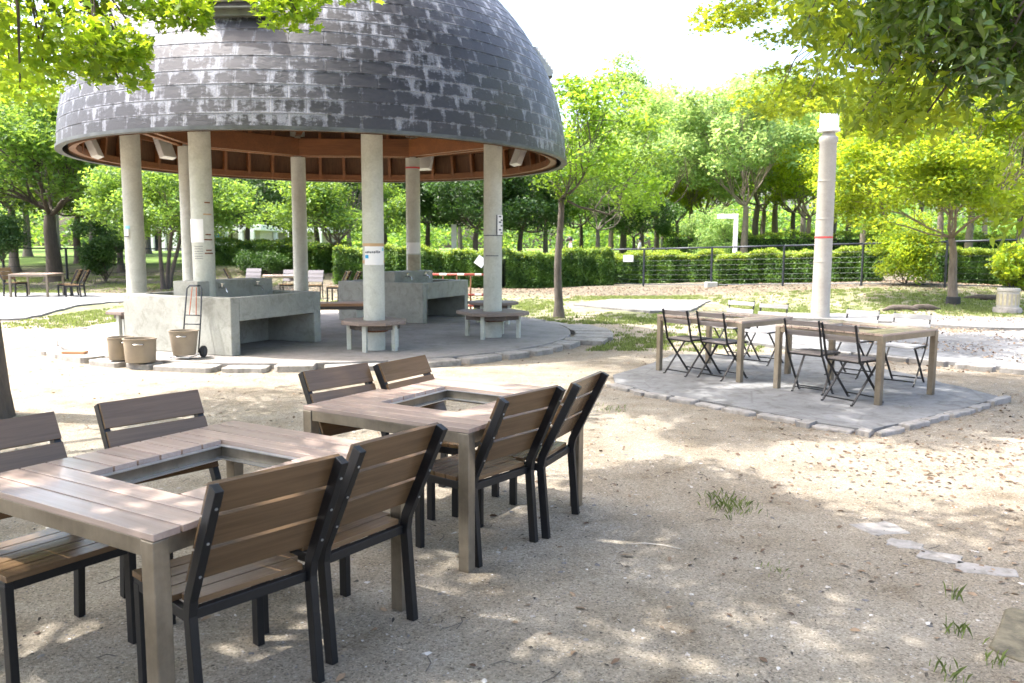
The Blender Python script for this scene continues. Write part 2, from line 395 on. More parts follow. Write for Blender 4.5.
# ------------------------------------------------------------------ foliage
_st = []
for i in range(10):
    a = 2*PI*i/10+PI/2; r = [.55, .24][i % 2]
    if i in (4, 6): r = .42
    _st.append((r*math.sin(a-PI/2)*0+r*math.cos(a), r*math.sin(a), -.10*abs(math.cos(a))))
TPL = {
    'quad': np.array([(-.5, 0, 0), (0, -.30, .07), (.5, 0, -.04), (0, .30, .07)]),
    'leaf': np.array([(-.5, 0, 0), (-.15, -.24, .06), (.2, -.17, .04), (.5, 0, -.08), (.2, .17, .04), (-.15, .24, .06)]),
    'long': np.array([(-.5, 0, 0), (-.2, -.17, .05), (.15, -.15, .03), (.5, 0, -.10), (.15, .15, .03), (-.2, .17, .05)]),
    'maple': np.array(_st),
}
def leafcloud(P, size, kind, up=.9, droop=0, g=None, clumpvar=None):
    g = g or rng; N = len(P); T = TPL[kind]
    n = g.normal(size=(N, 3))*.55; n[:, 2] += up; n /= np.linalg.norm(n, axis=1)[:, None]
    a = g.normal(size=(N, 3)); a[:, 2] -= droop
    a -= n*(a*n).sum(1)[:, None]; a /= np.linalg.norm(a, axis=1)[:, None]+1e-9
    b = np.cross(n, a); s = size*g.uniform(.6, 1.25, N)
    V = P[:, None, :]+s[:, None, None]*(T[None, :, 0, None]*a[:, None]+T[None, :, 1, None]*b[:, None]+T[None, :, 2, None]*n[:, None])
    F = np.arange(N*len(T)).reshape(N, len(T))
    v = g.uniform(0, 1, N)
    if clumpvar is not None: v = np.clip(.45*v+.55*clumpvar, 0, 1)
    return V.reshape(-1, 3), F, np.repeat(v, len(T))
def clump_points(cc, rad, per, g, flat=.55):
    K = len(cc); idx = np.repeat(np.arange(K), per)
    d = g.normal(size=(len(idx), 3)); d /= np.linalg.norm(d, axis=1)[:, None]
    r = g.uniform(0, 1, len(idx))**.45
    d *= (r*rad[idx] if hasattr(rad, '__len__') else r*rad)[:, None]; d[:, 2] *= flat
    return cc[idx]+d, idx
def limbs(mb, base, tips, r0, g, k=5, gnarl=.12, arch=.04):
    """limbs from a base point: group the tips by direction, run a limb to every group, twigs to every tip"""
    tips = np.array(tips); base = np.array(base, float)
    k = min(k, len(tips)); cen = tips[g.choice(len(tips), k, replace=False)].copy()
    for _ in range(6):
        lab = ((tips[:, None]-cen[None])**2).sum(-1).argmin(1)
        for i in range(k):
            if (lab == i).any(): cen[i] = tips[lab == i].mean(0)
    for i in range(k):
        T = tips[lab == i]
        if not len(T): continue
        e = base+(cen[i]-base)*.8; L = np.linalg.norm(e-base)+1e-6; pts = []; rs = []
        off = g.normal(size=3)*L*gnarl
        rr = r0*(len(T)/len(tips))**.42
        for t in np.linspace(0, 1, 7):
            p = base+(e-base)*t+off*math.sin(PI*t)+np.array([0, 0, -.10*L*math.sin(PI*t)])+g.normal(size=3)*L*.015*(t > 0)
            pts.append(p); rs.append(max(.012, rr*(1-.62*t)))
        mb.tube(pts, rs, 7, cap=False)
        for t_ in T:
            j = g.integers(2, 7); s_ = np.array(pts[j]); L2 = np.linalg.norm(t_-s_)
            o2 = g.normal(size=3)*L2*.10; o2[2] = abs(o2[2])+arch*L2; q = [s_+(t_-s_)*u+o2*math.sin(PI*u) for u in np.linspace(0, 1, 5)]
            mb.tube(q, [max(.007, rs[j]*.5*(1-.8*u)) for u in np.linspace(0, 1, 5)], 5, cap=False)
def crown_centres(n, rx, rz, zc, g, shell=.5, low=-.75, lobes=7):
    L = g.normal(size=(lobes, 3)); L /= np.linalg.norm(L, axis=1)[:, None]; out = []
    while len(out) < n:
        d = g.normal(size=3); d /= np.linalg.norm(d)
        if d[2] < low: continue
        b = .72+.38*max(0, (L@d).max()-.55)/.45
        r = g.uniform(shell, 1)**.6*b
        out.append((d[0]*rx*r, d[1]*rx*r, zc+d[2]*rz*r))
    return np.array(out)
_protos = {}
def make_tree(name, label, cat, loc, H, rx, rz, zc, tr, leafmat_, barkmat, ncl=60, per=170, crad=.9, ls=.22, kind='quad', seed=1, fork=.45, group=None, lean=(0, 0), tlean=.55, rz_rot=0, scale=1, key=None, nlimb=6, stems=1, flat=.6, shell=.5):
    k = key or (name, seed, H, rx)
    root = empty(name, loc, rz_rot, label=label, cat=cat, group=group); root.scale = (scale,)*3
    if k in _protos:
        for me, nm in _protos[k]:
            o = bpy.data.objects.new(nm, me); C.objects.link(o); o.parent = root
        return root
    g = np.random.default_rng(seed)
    cc = crown_centres(ncl, rx, rz, zc, g, shell); cc[:, 0] += lean[0]; cc[:, 1] += lean[1]
    mb = MB(); fz = H*fork; res = []
    for s_ in range(stems):
        ox = 0 if stems == 1 else (s_-(stems-1)/2)*tr*2.0; oy = 0 if stems == 1 else g.uniform(-1, 1)*tr
        ex = lean[0]*tlean+ox*3.2; ey = lean[1]*tlean+oy*2
        pts = []; rs = []
        for t in np.linspace(0, 1, 10):
            pts.append((ox+(ex-ox)*t**1.4+.08*math.sin(5*t+seed+s_)*t, oy+(ey-oy)*t**1.4+.06*math.cos(4*t+seed)*t, fz*t-.06*(t == 0)))
            rs.append(tr/math.sqrt(stems)*(1.0+.55*math.exp(-t*18)-.35*t))
        mb.tube(pts, rs, 12, cap=False)
        sel = cc if stems == 1 else cc[s_::stems]
        limbs(mb, pts[-1], sel, rs[-1]*.95, g, nlimb)
    t = mb.build('trunk', barkmat, root, smooth=True)
    rad = g.uniform(.7, 1.25, ncl)*crad
    P, idx = clump_points(cc, rad, per, g, flat)
    cv = g.uniform(0, 1, ncl)[idx]
    V, F, v = leafcloud(P, ls, kind, g=g, clumpvar=cv)
    c = np_mesh('crown', V, F, leafmat_, v, root)
    _protos[k] = [(t.data, 'trunk'), (c.data, 'crown')]
    return root

# ------------------------------------------------------------------ ground
gx = np.concatenate([np.linspace(-900, -60, 12)[:-1], np.linspace(-60, 60, 121), np.linspace(60, 900, 12)[1:]])
gy = np.concatenate([np.linspace(-60, -6, 8)[:-1], np.linspace(-6, 75, 136), np.linspace(75, 1500, 12)[1:]])
GX, GY = np.meshgrid(gx, gy); GZ = terr(GX, GY)
V = np.stack([GX, GY, GZ], -1).reshape(-1, 3); nx = len(gx); ny = len(gy)
ii, jj = np.meshgrid(np.arange(nx-1), np.arange(ny-1)); a = (jj*nx+ii).ravel()
F = np.stack([a, a+1, a+nx+1, a+nx], 1)
np_mesh('ground', V, F, 'ground', smooth=True, kind='structure')

def rough_poly(pts, seed=0, amp=.05, step=.3):
    g = random.Random(seed); out = []; n = len(pts)
    for i in range(n):
        p = pts[i]; q = pts[(i+1) % n]; L = math.hypot(q[0]-p[0], q[1]-p[1]); m = max(1, int(L/step))
        for k in range(m):
            t = k/m; out.append((p[0]+(q[0]-p[0])*t+g.uniform(-amp, amp), p[1]+(q[1]-p[1])*t+g.uniform(-amp, amp)))
    return out
def stone(x, y, a, L, W, h, z=0, seed=0):
    g = random.Random(seed); poly = []; J_ = lambda k: g.uniform(-k, k)
    cs = [(-.5+abs(J_(.05)), -.5+J_(.10)), (.5-abs(J_(.05)), -.5+J_(.10)), (.5-abs(J_(.05)), .5+J_(.10)), (-.5+abs(J_(.05)), .5+J_(.10))]
    for i_ in range(4):
        p, q = cs[i_], cs[(i_+1) % 4]
        for t_ in (.08, .36, .64, .92):
            ex = (p[0]+(q[0]-p[0])*t_)*L+J_(.012); ey = (p[1]+(q[1]-p[1])*t_)*W+J_(.018)
            poly.append((ex*math.cos(a)-ey*math.sin(a), ex*math.sin(a)+ey*math.cos(a)))
    return MB().prism([(p[0], p[1]) for p in poly], -.04, h).build('edging_stone', 'stone', bevel=.012)

# paved surfaces (raised slabs)
MB().prism(rough_poly([(1.22, 9.34), (1.51, 8.757), (1.95, 8.30), (2.39, 7.69), (2.75, 7.245), (3.095, 6.887), (5.22, 8.50), (5.0, 10.1), (4.5, 12.0), (2.4, 11.9), (1.25, 9.9)], 3, .035), -.05, .035).build('pavement', 'pad', kind='structure')
MB().prism(rough_poly([hit(745, 345)[:2], hit(800, 352)[:2], hit(880, 357)[:2], hit(955, 366)[:2], (6.95, 10.3), (12, 9.0), (14, 14.3), (10.0, 15.7), hit(953, 335)[:2], (8.2, 16.9), (6.6, 17.6), (4.6, 16.3)], 5, .05), -.05, .05).build('pavement', 'pad', kind='structure')
MB().prism(rough_poly([(9.2, 16.1), (14.5, 15.0), (16, 17.2), (10.4, 18.6), (8.0, 19.4), (6.2, 19.6), (6.0, 18.2), (8.2, 17.2)], 6, .05), -.05, .07).build('pavement', 'pad', kind='structure')
MB().prism(rough_poly([(1.7, 22.4), (3.4, 20.1), (4.5, 20.4), (6.0, 24.6), (3.0, 24.8)], 7, .04), -.05, .055).build('pavement', 'pad', kind='structure')
MB().prism(rough_poly([(-10.4, 17.3), (-10.9, 19.4), (-11.4, 21.3), (-11.2, 22.6), (-9.2, 24.1), (-9.5, 26.5), (-18, 27.0), (-20, 20), (-13, 16.4)], 8, .05), -.05, .045).build('pavement', 'pad', kind='structure')
# edging stones along the near edge of the pad and path
GE = 'flat stones edging the paved pad'
def edge_run(pts, group, label, seed, W=.22, h=.05, L=.42):
    g = random.Random(seed)
    for i in range(len(pts)-1):
        p, q = Vector(pts[i]), Vector(pts[i+1]); D = (q-p).length; t = 0; a = math.atan2(q.y-p.y, q.x-p.x)
        while t < D-.1:
            l = min(g.uniform(L*.7, L*1.3), D-t); c = p+(q-p)*((t+l/2)/D)
            o = stone(0, 0, a+g.uniform(-.06, .06), l*.98, W*g.uniform(.8, 1.2), h+g.uniform(-.01, .012), seed=g.random())
            o.location = (c.x, c.y, float(terr(c.x, c.y))); tag(o, label, 'edging stone', group); t += l+.02
edge_run([(1.15, 9.3), (1.45, 8.68), (1.9, 8.2), (2.34, 7.6), (2.7, 7.16), (3.08, 6.82)], GE, 'flat grey stone in the near edging of the pad under the folding chairs', 11, W=.13, h=.036)
edge_run([(3.12, 6.8), (5.28, 8.5)], GE, 'flat brown stone in the right edging of the pad under the folding chairs', 12, W=.09, h=.045)
edge_run([hit(800, 354)[:2], hit(880, 359)[:2], hit(955, 368)[:2], (6.9, 10.1)], 'stones edging the pale path', 'flat stone in the kerb of the pale path behind the folding chairs', 13, W=.16, h=.07)

# ------------------------------------------------------------------ pavilion
PC = (-3.315, 14.83); RC = 3.203; T0 = -1.941; RR = 4.29; ZR = 3.09
cols = [(PC[0]+RC*math.cos(T0+k*PI/4), PC[1]+RC*math.sin(T0+k*PI/4)) for k in range(8)]
pl = [(PC[0]+4.38*math.cos(t), PC[1]+4.38*math.sin(t)) for t in np.linspace(0, 2*PI, 97)[:-1]]
MB().prism(pl, -.1, .09).build('platform', 'floor', bevel=.015, kind='structure')
g = random.Random(5); t = 0; i = 0
while t < 2*PI-.03:
    l = g.uniform(.35, .85); r = 4.38+.15+g.uniform(-.03, .03); dt = l/4.6
    tm = t+dt/2; w = g.uniform(.26, .34)
    if -.25 < tm or tm > 5.9:
        if tm > 6.0 or tm < .25: w += .35; r += .22
    o = stone(0, 0, tm+PI/2, l*.97, w, g.uniform(.055, .088), seed=i+50)
    o.location = (PC[0]+r*math.cos(tm), PC[1]+r*math.sin(tm), 0)
    tag(o, 'flat irregular grey stone laid in the ring around the round pavilion floor', 'edging stone', 'stones edging the pavilion floor'); t += dt+.012; i += 1

pav = empty('pavilion', (PC[0], PC[1], .09), label='round open pavilion with weathered domed tile roof on eight pale columns', cat='pavilion')
def loc(p): return (p[0]-PC[0], p[1]-PC[1])
# dome: lapped courses
RS, ZC = 4.25, 3.05
def prof(z): return RS*math.sqrt(max(0, 1-((z-ZC)/3.9)**2))
NT = 168; rows = []; z = ZR-.0; ncrs = 0; verts = []; uvs = []; faces = []; fuv = []
th = math.asin((ZR-ZC)/3.9); CH = .186
thetas = [th]
while thetas[-1] < 1.43: thetas.append(thetas[-1]+CH/(3.9*math.cos(thetas[-1])**2+4.25*math.sin(thetas[-1])**2))
ring = []
for ci, (t0, t1) in enumerate(zip(thetas[:-1], thetas[1:])):
    for (tt, off, vv) in ((t0, .006, ci+.0), (t1, .0, ci+.999)):
        base = len(verts)
        for k in range(NT+1):
            a = 2*PI*k/NT; rr = RS*math.cos(tt)+off*math.cos(tt); zz = ZC+3.9*math.sin(tt)+off*math.sin(tt)-.09
            verts.append((rr*math.cos(a), rr*math.sin(a), zz)); uvs.append((k/NT*58, vv))
        ring.append(base)
for i in range(len(ring)-1):
    for k in range(NT):
        faces.append((ring[i]+k, ring[i]+k+1, ring[i+1]+k+1, ring[i+1]+k))
me = bpy.data.meshes.new('roof'); me.from_pydata(verts, [], faces); me.update()
ul = me.uv_layers.new(name='UVMap')
for lp in me.loops: ul.data[lp.index].uv = uvs[lp.vertex_index]
me.materials.append(MAT['tiles']); me.shade_smooth(); me.set_sharp_from_angle(angle=R(30))
roof = bpy.data.objects.new('roof', me); C.objects.link(roof); roof.parent = pav
zt = ZC+3.9*math.sin(thetas[-1])-.09; rt = RS*math.cos(thetas[-1])
MB().lathe([(rt+.03, zt-.02), (rt, zt+.12), (rt*.5, zt+.32), (.02, zt+.4)], 32).build('roof_cap', 'fence', roof, smooth=True)
# rim flashing
MB().lathe([(4.17, ZR-.09-.02), (4.275, ZR-.09-.02), (4.275, ZR-.09+.025), (4.18, ZR-.09+.025), (4.17, ZR-.09-.02)], 128, cap=False).build('rim_flashing', simple('rim_metal', (.07, .08, .085), .5, .2, var=.5, scale=3), roof, smooth='auto')
# soffit (inner shell) with rafters
MB().lathe([(RS*math.cos(t_)-.16, ZC+3.9*math.sin(t_)-.09-.02) for t_ in np.linspace(th, 1.45, 20)], 96, cap=False).build('soffit', 'soffit', pav, smooth=True)
mb = MB()
for k in range(48):
    a = 2*PI*k/48; n_ = (-math.sin(a), math.cos(a), 0)
    pts = [((RS*math.cos(t_)-.22)*math.cos(a), (RS*math.cos(t_)-.22)*math.sin(a), ZC+3.9*math.sin(t_)-.11) for t_ in np.linspace(th+.01, 1.25, 8)]
    mb.sweep(pts, .06, .10, side=n_)
mb.build('rafters', 'beam', pav)
MB().lathe([(3.98, ZR-.08), (4.09, ZR-.08), (4.09, ZR+.04), (3.98, ZR+.04), (3.98, ZR-.08)], 96, cap=False).build('eave_ring', 'beam', pav)
MB().lathe([(3.84, ZR+.42), (3.93, ZR+.42), (3.93, ZR+.52), (3.84, ZR+.52), (3.84, ZR+.42)], 96, cap=False).build('purlin_ring', 'beam', pav)
# columns
for k, (x, y) in enumerate(cols):
    lx, ly = loc((x, y)); top = 3.95
    colo = MB().lathe([(.150, 0), (.156, .0), (.152, 3.38), (.152, 3.40)], 40, (lx, ly, 0)).build('column', 'post', pav, smooth='auto')
    tang = T0+k*PI/4+PI/2; n_ = Vector((math.cos(T0+k*PI/4), math.sin(T0+k*PI/4), 0))
    m2 = MB()
    m2.lathe([(.152, 3.40), (.06, 3.401), (.06, 3.85), (.152, 3.851), (.152, 4.2)], 24, (lx, ly, 0)); m2.build('beam_saddle', 'post', colo, smooth='auto')
    q = cols[(k+1) % 8]; qx, qy = loc(q)
    d = Vector((qx-lx, qy-ly, 0)).normalized()
    p1 = Vector((lx, ly, 3.60))+d*.05; p2 = Vector((qx, qy, 3.60))-d*.05
    bm_ = MB()
    for s_ in (-1, 1):
        o_ = Vector((-d.y, d.x, 0))*s_*.115
        bm_.bar(p1+o_, p2+o_, .09, .36)
    L_ = (p2-p1).length
    b = bm_.build('beam', 'beam', pav, bevel=.006)
    # diagonal struts from ring beam up to shell
# radial ties
mb = MB()
for k in range(0, 8, 2):
    lx, ly = loc(cols[k]); mb.bar((lx, ly, 3.93), (lx*.05, ly*.05, 4.5), .12, .2)
    lx, ly = loc(cols[k+1]); mb.bar((lx, ly, 3.93), (lx*.05, ly*.05, 4.5), .12, .2)
mb.build('roof_ties', 'beam', pav, bevel=.006)
# dormer vents on the dome: a flat louvred hood
def hood(az, z0, z1, w, proud=.22, louver=True):
    ca, sa = math.cos(az), math.sin(az); T = Matrix.Rotation(az, 3, 'Z')
    r0 = prof(z0); r1 = prof(z1); ro = r0+proud
    z0 -= .09; z1 -= .09
    mb = MB()
    # side walls + top sheet + bottom dark panel
    for s_ in (-1, 1):
        y = s_*w/2
        vs = [(r0-.2, y-.02, z0), (ro, y-.02, z0), (ro-.02, y-.02, z0+.12), (r1+.10, y-.02, z1), (r1-.3, y-.02, z1)]
        vs2 = [(x, y_+.04, z_) for x, y_, z_ in vs]
        mb.add([T@Vector(v) for v in vs+vs2], [(0, 1, 2, 3, 4), (9, 8, 7, 6, 5)]+[(i, i+5, (i+1) % 5+5, (i+1) % 5) for i in range(5)])
    mb.box(T@Vector((r1+.0, 0, z1-.01)), (.24, w+.04, .03), T); mb.box(T@Vector((r0-.1, 0, z0+.03)), (.1, w+.02, .03), T)
    h = mb.build('vent_hood', 'alu', roof)
    m3 = MB(); m3.box(T@Vector((ro-.10, 0, z0-.01)), (.2, w, .02), T.to_4x4().to_3x3())
    m3.bar(T@Vector((ro-.16, -w/2, z0-.05)), T@Vector((ro-.16, w/2, z0-.05)), .14, .09)
    m3.build('hood_base', simple('vent_dark', (.12, .13, .11), .6), h)
    m4 = MB(); n = 7
    for k in range(n):
        t = (k+.5)/n; x = ro*(1-t)+(r1+.10)*t; zz = z0+.06+(z1-z0-.06)*t
        m4.bar(T@Vector((x, -w/2, zz)), T@Vector((x, w/2, zz)), .09, .066, up=(0, 0, 1))
    m4.build('louvre', 'white', h)
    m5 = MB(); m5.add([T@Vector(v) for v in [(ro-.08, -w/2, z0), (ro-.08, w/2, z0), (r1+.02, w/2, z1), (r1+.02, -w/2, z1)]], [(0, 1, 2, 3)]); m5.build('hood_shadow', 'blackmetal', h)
hood(-PI/2-.062, 4.62, 5.40, .70)
hood(.15, 4.66, 5.15, .72, .14)
hood(PI/2, 4.6, 5.35, .70)
# hanging white light boxes under the eave
for px, r_, z_1 in ((85, 4.02, 3.32), (160, 3.80, 3.52), (427, 3.80, 3.52), (524, 3.90, 3.45)):
    A_ = np.linspace(.02, PI+.25, 400); Q = np.stack([PC[0]+r_*np.cos(A_), PC[1]+r_*np.sin(A_), np.full(400, z_1)], 1)
    a = float(A_[np.abs(scr(Q)[0]-px).argmin()]); T = Matrix.Rotation(a, 3, 'Z')
    m = MB(); m.box(T@Vector((r_-.10, 0, z_1-.09)), (.12, .34, .50), T@Matrix.Rotation(R(22), 3, 'Y')); m.build('light_box', 'white', pav, bevel=.01)

def octagon_seat(cx, cy, r, sides, rot, label, wood='seatwood', z=.44, nleg=4, legr=.36, sq=False):
    t = empty('column_bench', (cx, cy, .09), rot, label=label, cat='bench', group='benches fixed round the pavilion columns')
    poly = [(r*math.cos(2*PI*k/sides+PI/sides), r*math.sin(2*PI*k/sides+PI/sides)) for k in range(sides)]
    if sq:
        c = r*.30; s_ = r*.80; poly = [(s_, -s_+c), (s_, s_-c), (s_-c, s_), (-s_+c, s_), (-s_, s_-c), (-s_, -s_+c), (-s_+c, -s_), (s_-c, -s_)]
    ring = [(x*.0+.165*math.cos(a_), .165*math.sin(a_)) for x, a_ in [(0, 2*PI*k/24) for k in range(24)]]
    # seat board ring, with a gap for the column
    n = len(poly); vs = []; m = 24
    def edge(a_):
        d = (math.cos(a_), math.sin(a_)); best = 1e9
        for i in range(n):
            p, q = poly[i], poly[(i+1) % n]; ex, ey = q[0]-p[0], q[1]-p[1]; den = d[0]*ey-d[1]*ex
            if abs(den) < 1e-9: continue
            t_ = (p[0]*ey-p[1]*ex)/den; u_ = (p[0]*d[1]-p[1]*d[0])/den
            if t_ > 0 and -1e-6 <= u_ <= 1+1e-6: best = min(best, t_)
        return best
    angs = sorted([math.atan2(y, x) % (2*PI) for x, y in poly]+[2*PI*k/m+.01 for k in range(m)])
    A = len(angs)
    for zz in (z-.055, z):
        for a_ in angs: e = edge(a_); vs.append((e*math.cos(a_), e*math.sin(a_), zz))
        for a_ in angs: vs.append((.165*math.cos(a_), .165*math.sin(a_), zz))
    fs = []
    for k in range(A):
        j = (k+1) % A
        fs += [(2*A+k, 2*A+j, 3*A+j, 3*A+k), (k, A+k, A+j, j), (k, j, 2*A+j, 2*A+k), (A+k, 3*A+k, 3*A+j, A+j)]
    MB().add(vs, fs).build('seat', wood, t, bevel=.008)
    MB().lathe([(r*.74, z-.13), (r*.74, z-.057), (r*.70, z-.057), (r*.70, z-.13), (r*.74, z-.13)], 8, cap=False).build('rim_board', 'seatedge', t)
    mb = MB().lathe([(.158, z-.17), (.20, z-.17), (.235, z-.057), (.158, z-.057)], 12, cap=False); mb.build('bracket', 'rust', t)
    for k in range(nleg):
        a_ = 2*PI*(k+.5)/nleg; mb = MB(); mb.box((legr*math.cos(a_), legr*math.sin(a_), (z-.057)/2), (.065, .065, z-.057), Matrix.Rotation(a_, 3, 'Z'))
        mb.build('leg', 'post', t, bevel=.006)
    return t
octagon_seat(*cols[1], .50, 8, .1, 'octagonal wooden seat round the pavilion column that carries the taped notice', nleg=5, legr=.37)
octagon_seat(*cols[2], .66, 8, R(26), 'square grey wooden seat round the front right pavilion column', nleg=4, legr=.46, sq=True)
octagon_seat(*cols[3], .52, 8, .2, 'octagonal wooden seat glimpsed behind the front right pavilion column', wood='seatwood')
octagon_seat(*cols[7], .50, 8, .3, 'wooden seat round the leftmost pavilion column, mostly behind the concrete sink')
# central bench
t = empty('bench', (-3.18, 14.75, .09), R(8), label='low bench with orange brown plank top and square legs in the middle of the pavilion', cat='bench')
mb = MB()
for k in range(3): mb.box((0, -.2+.2*k, .47), (1.15, .19, .05))
mb.build('bench_top', 'orangewood', t, bevel=.006)
MB().box((0, -.27, .415), (1.05, .05, .06)).box((0, .27, .415), (1.05, .05, .06)).build('apron', 'seatedge', t)
for sx in (-.42, .42):
    for sy in (-.2, .2): MB().box((sx, sy, .195), (.12, .12, .39)).build('leg', 'post', t, bevel=.008)

# sinks
def sink(root):
    u0, v0 = 0, 0
    L = 2.0; H = .80; zo = .47; w = .10
    mb = MB()
    # end walls (u = 0 and u = L), full height
    for uc in (.085, L-.085): mb.box((uc, L/2, H/2), (.17, L, H))
    # lintels above openings, both long faces; set proud by butting between the end walls
    for vc in (.06, L-.06): mb.box((L/2, vc, (zo+H)/2), (L-.34, .12, H-zo))
    # basin floor and inner partition
    mb.box((L/2, L/2, zo+.04), (L-.34, L-.24, .08)); mb.box((L/2, L/2, zo/2), (L-.34, .20, zo-.002))
    mb.build('basin', 'sink', root, bevel=.012)
    MB().box((L/2, L/2, (zo+.08+1.0)/2), (L*.80, .46, 1.0-zo-.08)).build('tap_block', 'sink', root, bevel=.012)
    for side in (-1, 1):
        for uu in (.62, 1.38):
            m = MB(); y = L/2+side*.23; z = .90
            m.tube([(uu, y, z), (uu, y+side*.07, z), (uu, y+side*.13, z-.01), (uu, y+side*.16, z-.07)], [.014, .014, .013, .011], 10)
            m.tube([(uu, y+side*.055, z+.0), (uu, y+side*.055, z+.055)], .012, 10)
            m.bar((uu-.045, y+side*.055, z+.06), (uu+.045, y+side*.055, z+.06), .016, .014)
            m.build('tap', 'chrome', root, smooth='auto')
    MB().tube([(.45, .9, .0), (.45, .9, zo)], .03, 10).build('drain_pipe', 'rubber', root)
au = math.atan2(.918, .397)
s1 = empty('sink', (-3.83, 11.035, .09), au, label='large square concrete sink block with taps, nearer the camera behind the hand trolley', cat='sink', group='concrete sinks in the pavilion')
sink(s1)
s2 = copy_tree(s1); s2.location = (2*PC[0]+3.83, 2*PC[1]-11.035, .09); s2.rotation_euler.z = au+PI
s2['label'] = 'large concrete sink block farther back, with the red and white barrier beside it'

# notices on the columns ------------------------------------------------
def on_column(ci, az, z0, z1, wang, mat, name, proud=.004, parentobj=pav, r=.153, cxy=None, zb=.09):
    cx, cy = loc(cols[ci]) if cxy is None else cxy; vs = []; n = 24; r = r+.003
    for zz in (z0, z1):
        for k in range(n+1):
            a = az-wang/2+wang*k/n; vs.append((cx+(r+proud)*math.cos(a), cy+(r+proud)*math.sin(a), zz-zb))
    fs = [(k, k+1, n+2+k, n+1+k) for k in range(n)]
    return MB().add(vs, fs).build(name, mat, parentobj, smooth=True)
def face_az(ci, d=0): return math.atan2(-cols[ci][1], -cols[ci][0])+d
def zat(py, Y): return CAMH+(248-py)*Y/813
z_ = lambda py, ci: zat(py, cols[ci][1]-.15)
a = face_az(1)
n1 = on_column(1, a+.12, z_(265.5, 1), z_(247, 1), 2.0, 'paper', 'notice', .005)
on_column(1, a, z_(247, 1), z_(244, 1), 2.9, 'tape', 'tape', .0022)
on_column(1, a, z_(264, 1), z_(260.8, 1), 2.9, 'tape', 'tape', .0022)
for j in range(9):      # unreadable line of small dark characters
    on_column(1, a-.72+.16*j, z_(253.6+.3*(j % 2), 1), z_(252.2-.2*(j % 3), 1), .11, 'ink', 'character', .008, n1)
for j in range(2): on_column(1, a+.25+.14*j, z_(252.2, 1), z_(251.2, 1), .09, 'ink', 'character', .008, n1)
on_column(1, a-.62, z_(259, 1), z_(255.6, 1), .36, 'blueink', 'blue_square', .008, n1)
on_column(1, a+.95, z_(251.5, 1), z_(248.6, 1), .22, 'cyanink', 'blue_mark', .008, n1)
for q in n1.children: q.matrix_parent_inverse = n1.matrix_world.inverted()
on_column(0, face_az(0)-.62, z_(244, 0), z_(221, 0), 1.35, 'paper', 'notice', .012)
for j, py in enumerate((204.5, 216, 236, 241, 251.5, 254.5)):
    on_column(0, face_az(0)+.5, z_(py+.9, 0), z_(py-.4, 0), .55+.25*(j % 2), 'tape' if j == 1 else 'rust', 'stain', .003)
for j in range(6): on_column(0, face_az(0)-.45, z_(248.2+j*2.4, 0), z_(247.8+j*2.4, 0), .8, 'ink', 'text_line', .003)
on_column(4, face_az(4)-.1, z_(254, 4), z_(243, 4), 2.3, 'paper', 'notice', .002)
on_column(4, face_az(4)+.1, z_(271, 4), z_(255, 4), 2.0, simple('faded_board', (.36, .33, .25), .8), 'faded_board', .0022)
on_column(4, face_az(4), z_(170.6, 4), z_(169, 4), 2.6, 'redtape', 'tape', .002)
n2 = on_column(2, face_az(2)+.95, z_(235, 2), z_(215.5, 2), .95, 'paper', 'notice', .010)
on_column(2, face_az(2)+.42, z_(235, 2), z_(215.5, 2), .12, 'ink', 'board_edge', .010)
for j, py in enumerate((217, 220.5, 222.5, 226, 230, 233)):
    on_column(2, face_az(2)+.80+.25*(j % 2), z_(py+.8, 2), z_(py-.6, 2), .34, 'ink', 'character', .013)
on_column(2, face_az(2), z_(236.2, 2), z_(235.3, 2), 3.0, 'ink', 'wire', .0022)
on_column(2, face_az(2)-.1, z_(256.2, 2), z_(255.4, 2), 1.5, 'ink', 'scratch_mark', .003)
on_column(7, face_az(7)-.75, z_(238, 7), z_(231, 7), .5, 'white', 'thermometer', .02)
on_column(7, face_az(7)-.75, z_(239.2, 7), z_(238, 7), .5, 'ink', 'thermometer_base', .02)
on_column(7, face_az(7)-.7, z_(231, 7), z_(228, 7), .6, 'cyanink', 'blue_sticker', .002)

# ------------------------------------------------------------------ pots and trolley
def canister(x, y, h, r0, r1, label, rz=0, squash=.8):
    t = empty('canister', (x, y, .09), rz, label=label, cat='bin', group='beige canisters at the pavilion edge')
    mb = MB(); mb.lathe([(r0, 0), (r0+.004, .01), (r1, h-.02), (r1+.012, h-.01), (r1+.012, h), (r1-.008, h), (r1-.012, h-.02), (r0-.01, .03), (.01, .02)], 36)
    mb.v = [(a, b*squash, c) for a, b, c in mb.v]; mb.build('body', 'canister', t, smooth='auto')
    for s_ in (-1, 1):
        a = s_*.0-PI/2 if s_ > 0 else PI/2
        yy = r1*squash*(1 if s_ < 0 else -1); sg = -1 if s_ > 0 else 1
        m = MB().tube([(-.06, yy+.0, h*.78), (-.055, yy+sg*.035, h*.79), (.055, yy+sg*.035, h*.79), (.06, yy, h*.78)], .009, 8); m.build('handle', 'chrome', t, smooth=True)
    return t
canister(-5.20, 10.72, .30, .15, .165, 'smaller beige canister left of its twin on the pavilion edging', .9)
canister(-4.83, 10.48, .31, .18, .20, 'beige lidless canister with side handle, right one of the pair on the pavilion edging', .3)
MB().box((0, 0, .02), (.32, .12, .035)).build('wood_board', 'orangewood', bevel=.004).location = (-6.1, 11.25, .09)
tag(bpy.data.objects['wood_board'], 'short dark brown board lying on the left pavilion edge', 'board')
tx, ty = -4.38, 10.98
tr = empty('hand_trolley', (tx, ty, .09), R(-8), label='folding luggage trolley leaning by the concrete sink wall', cat='hand trolley')
mb = MB()
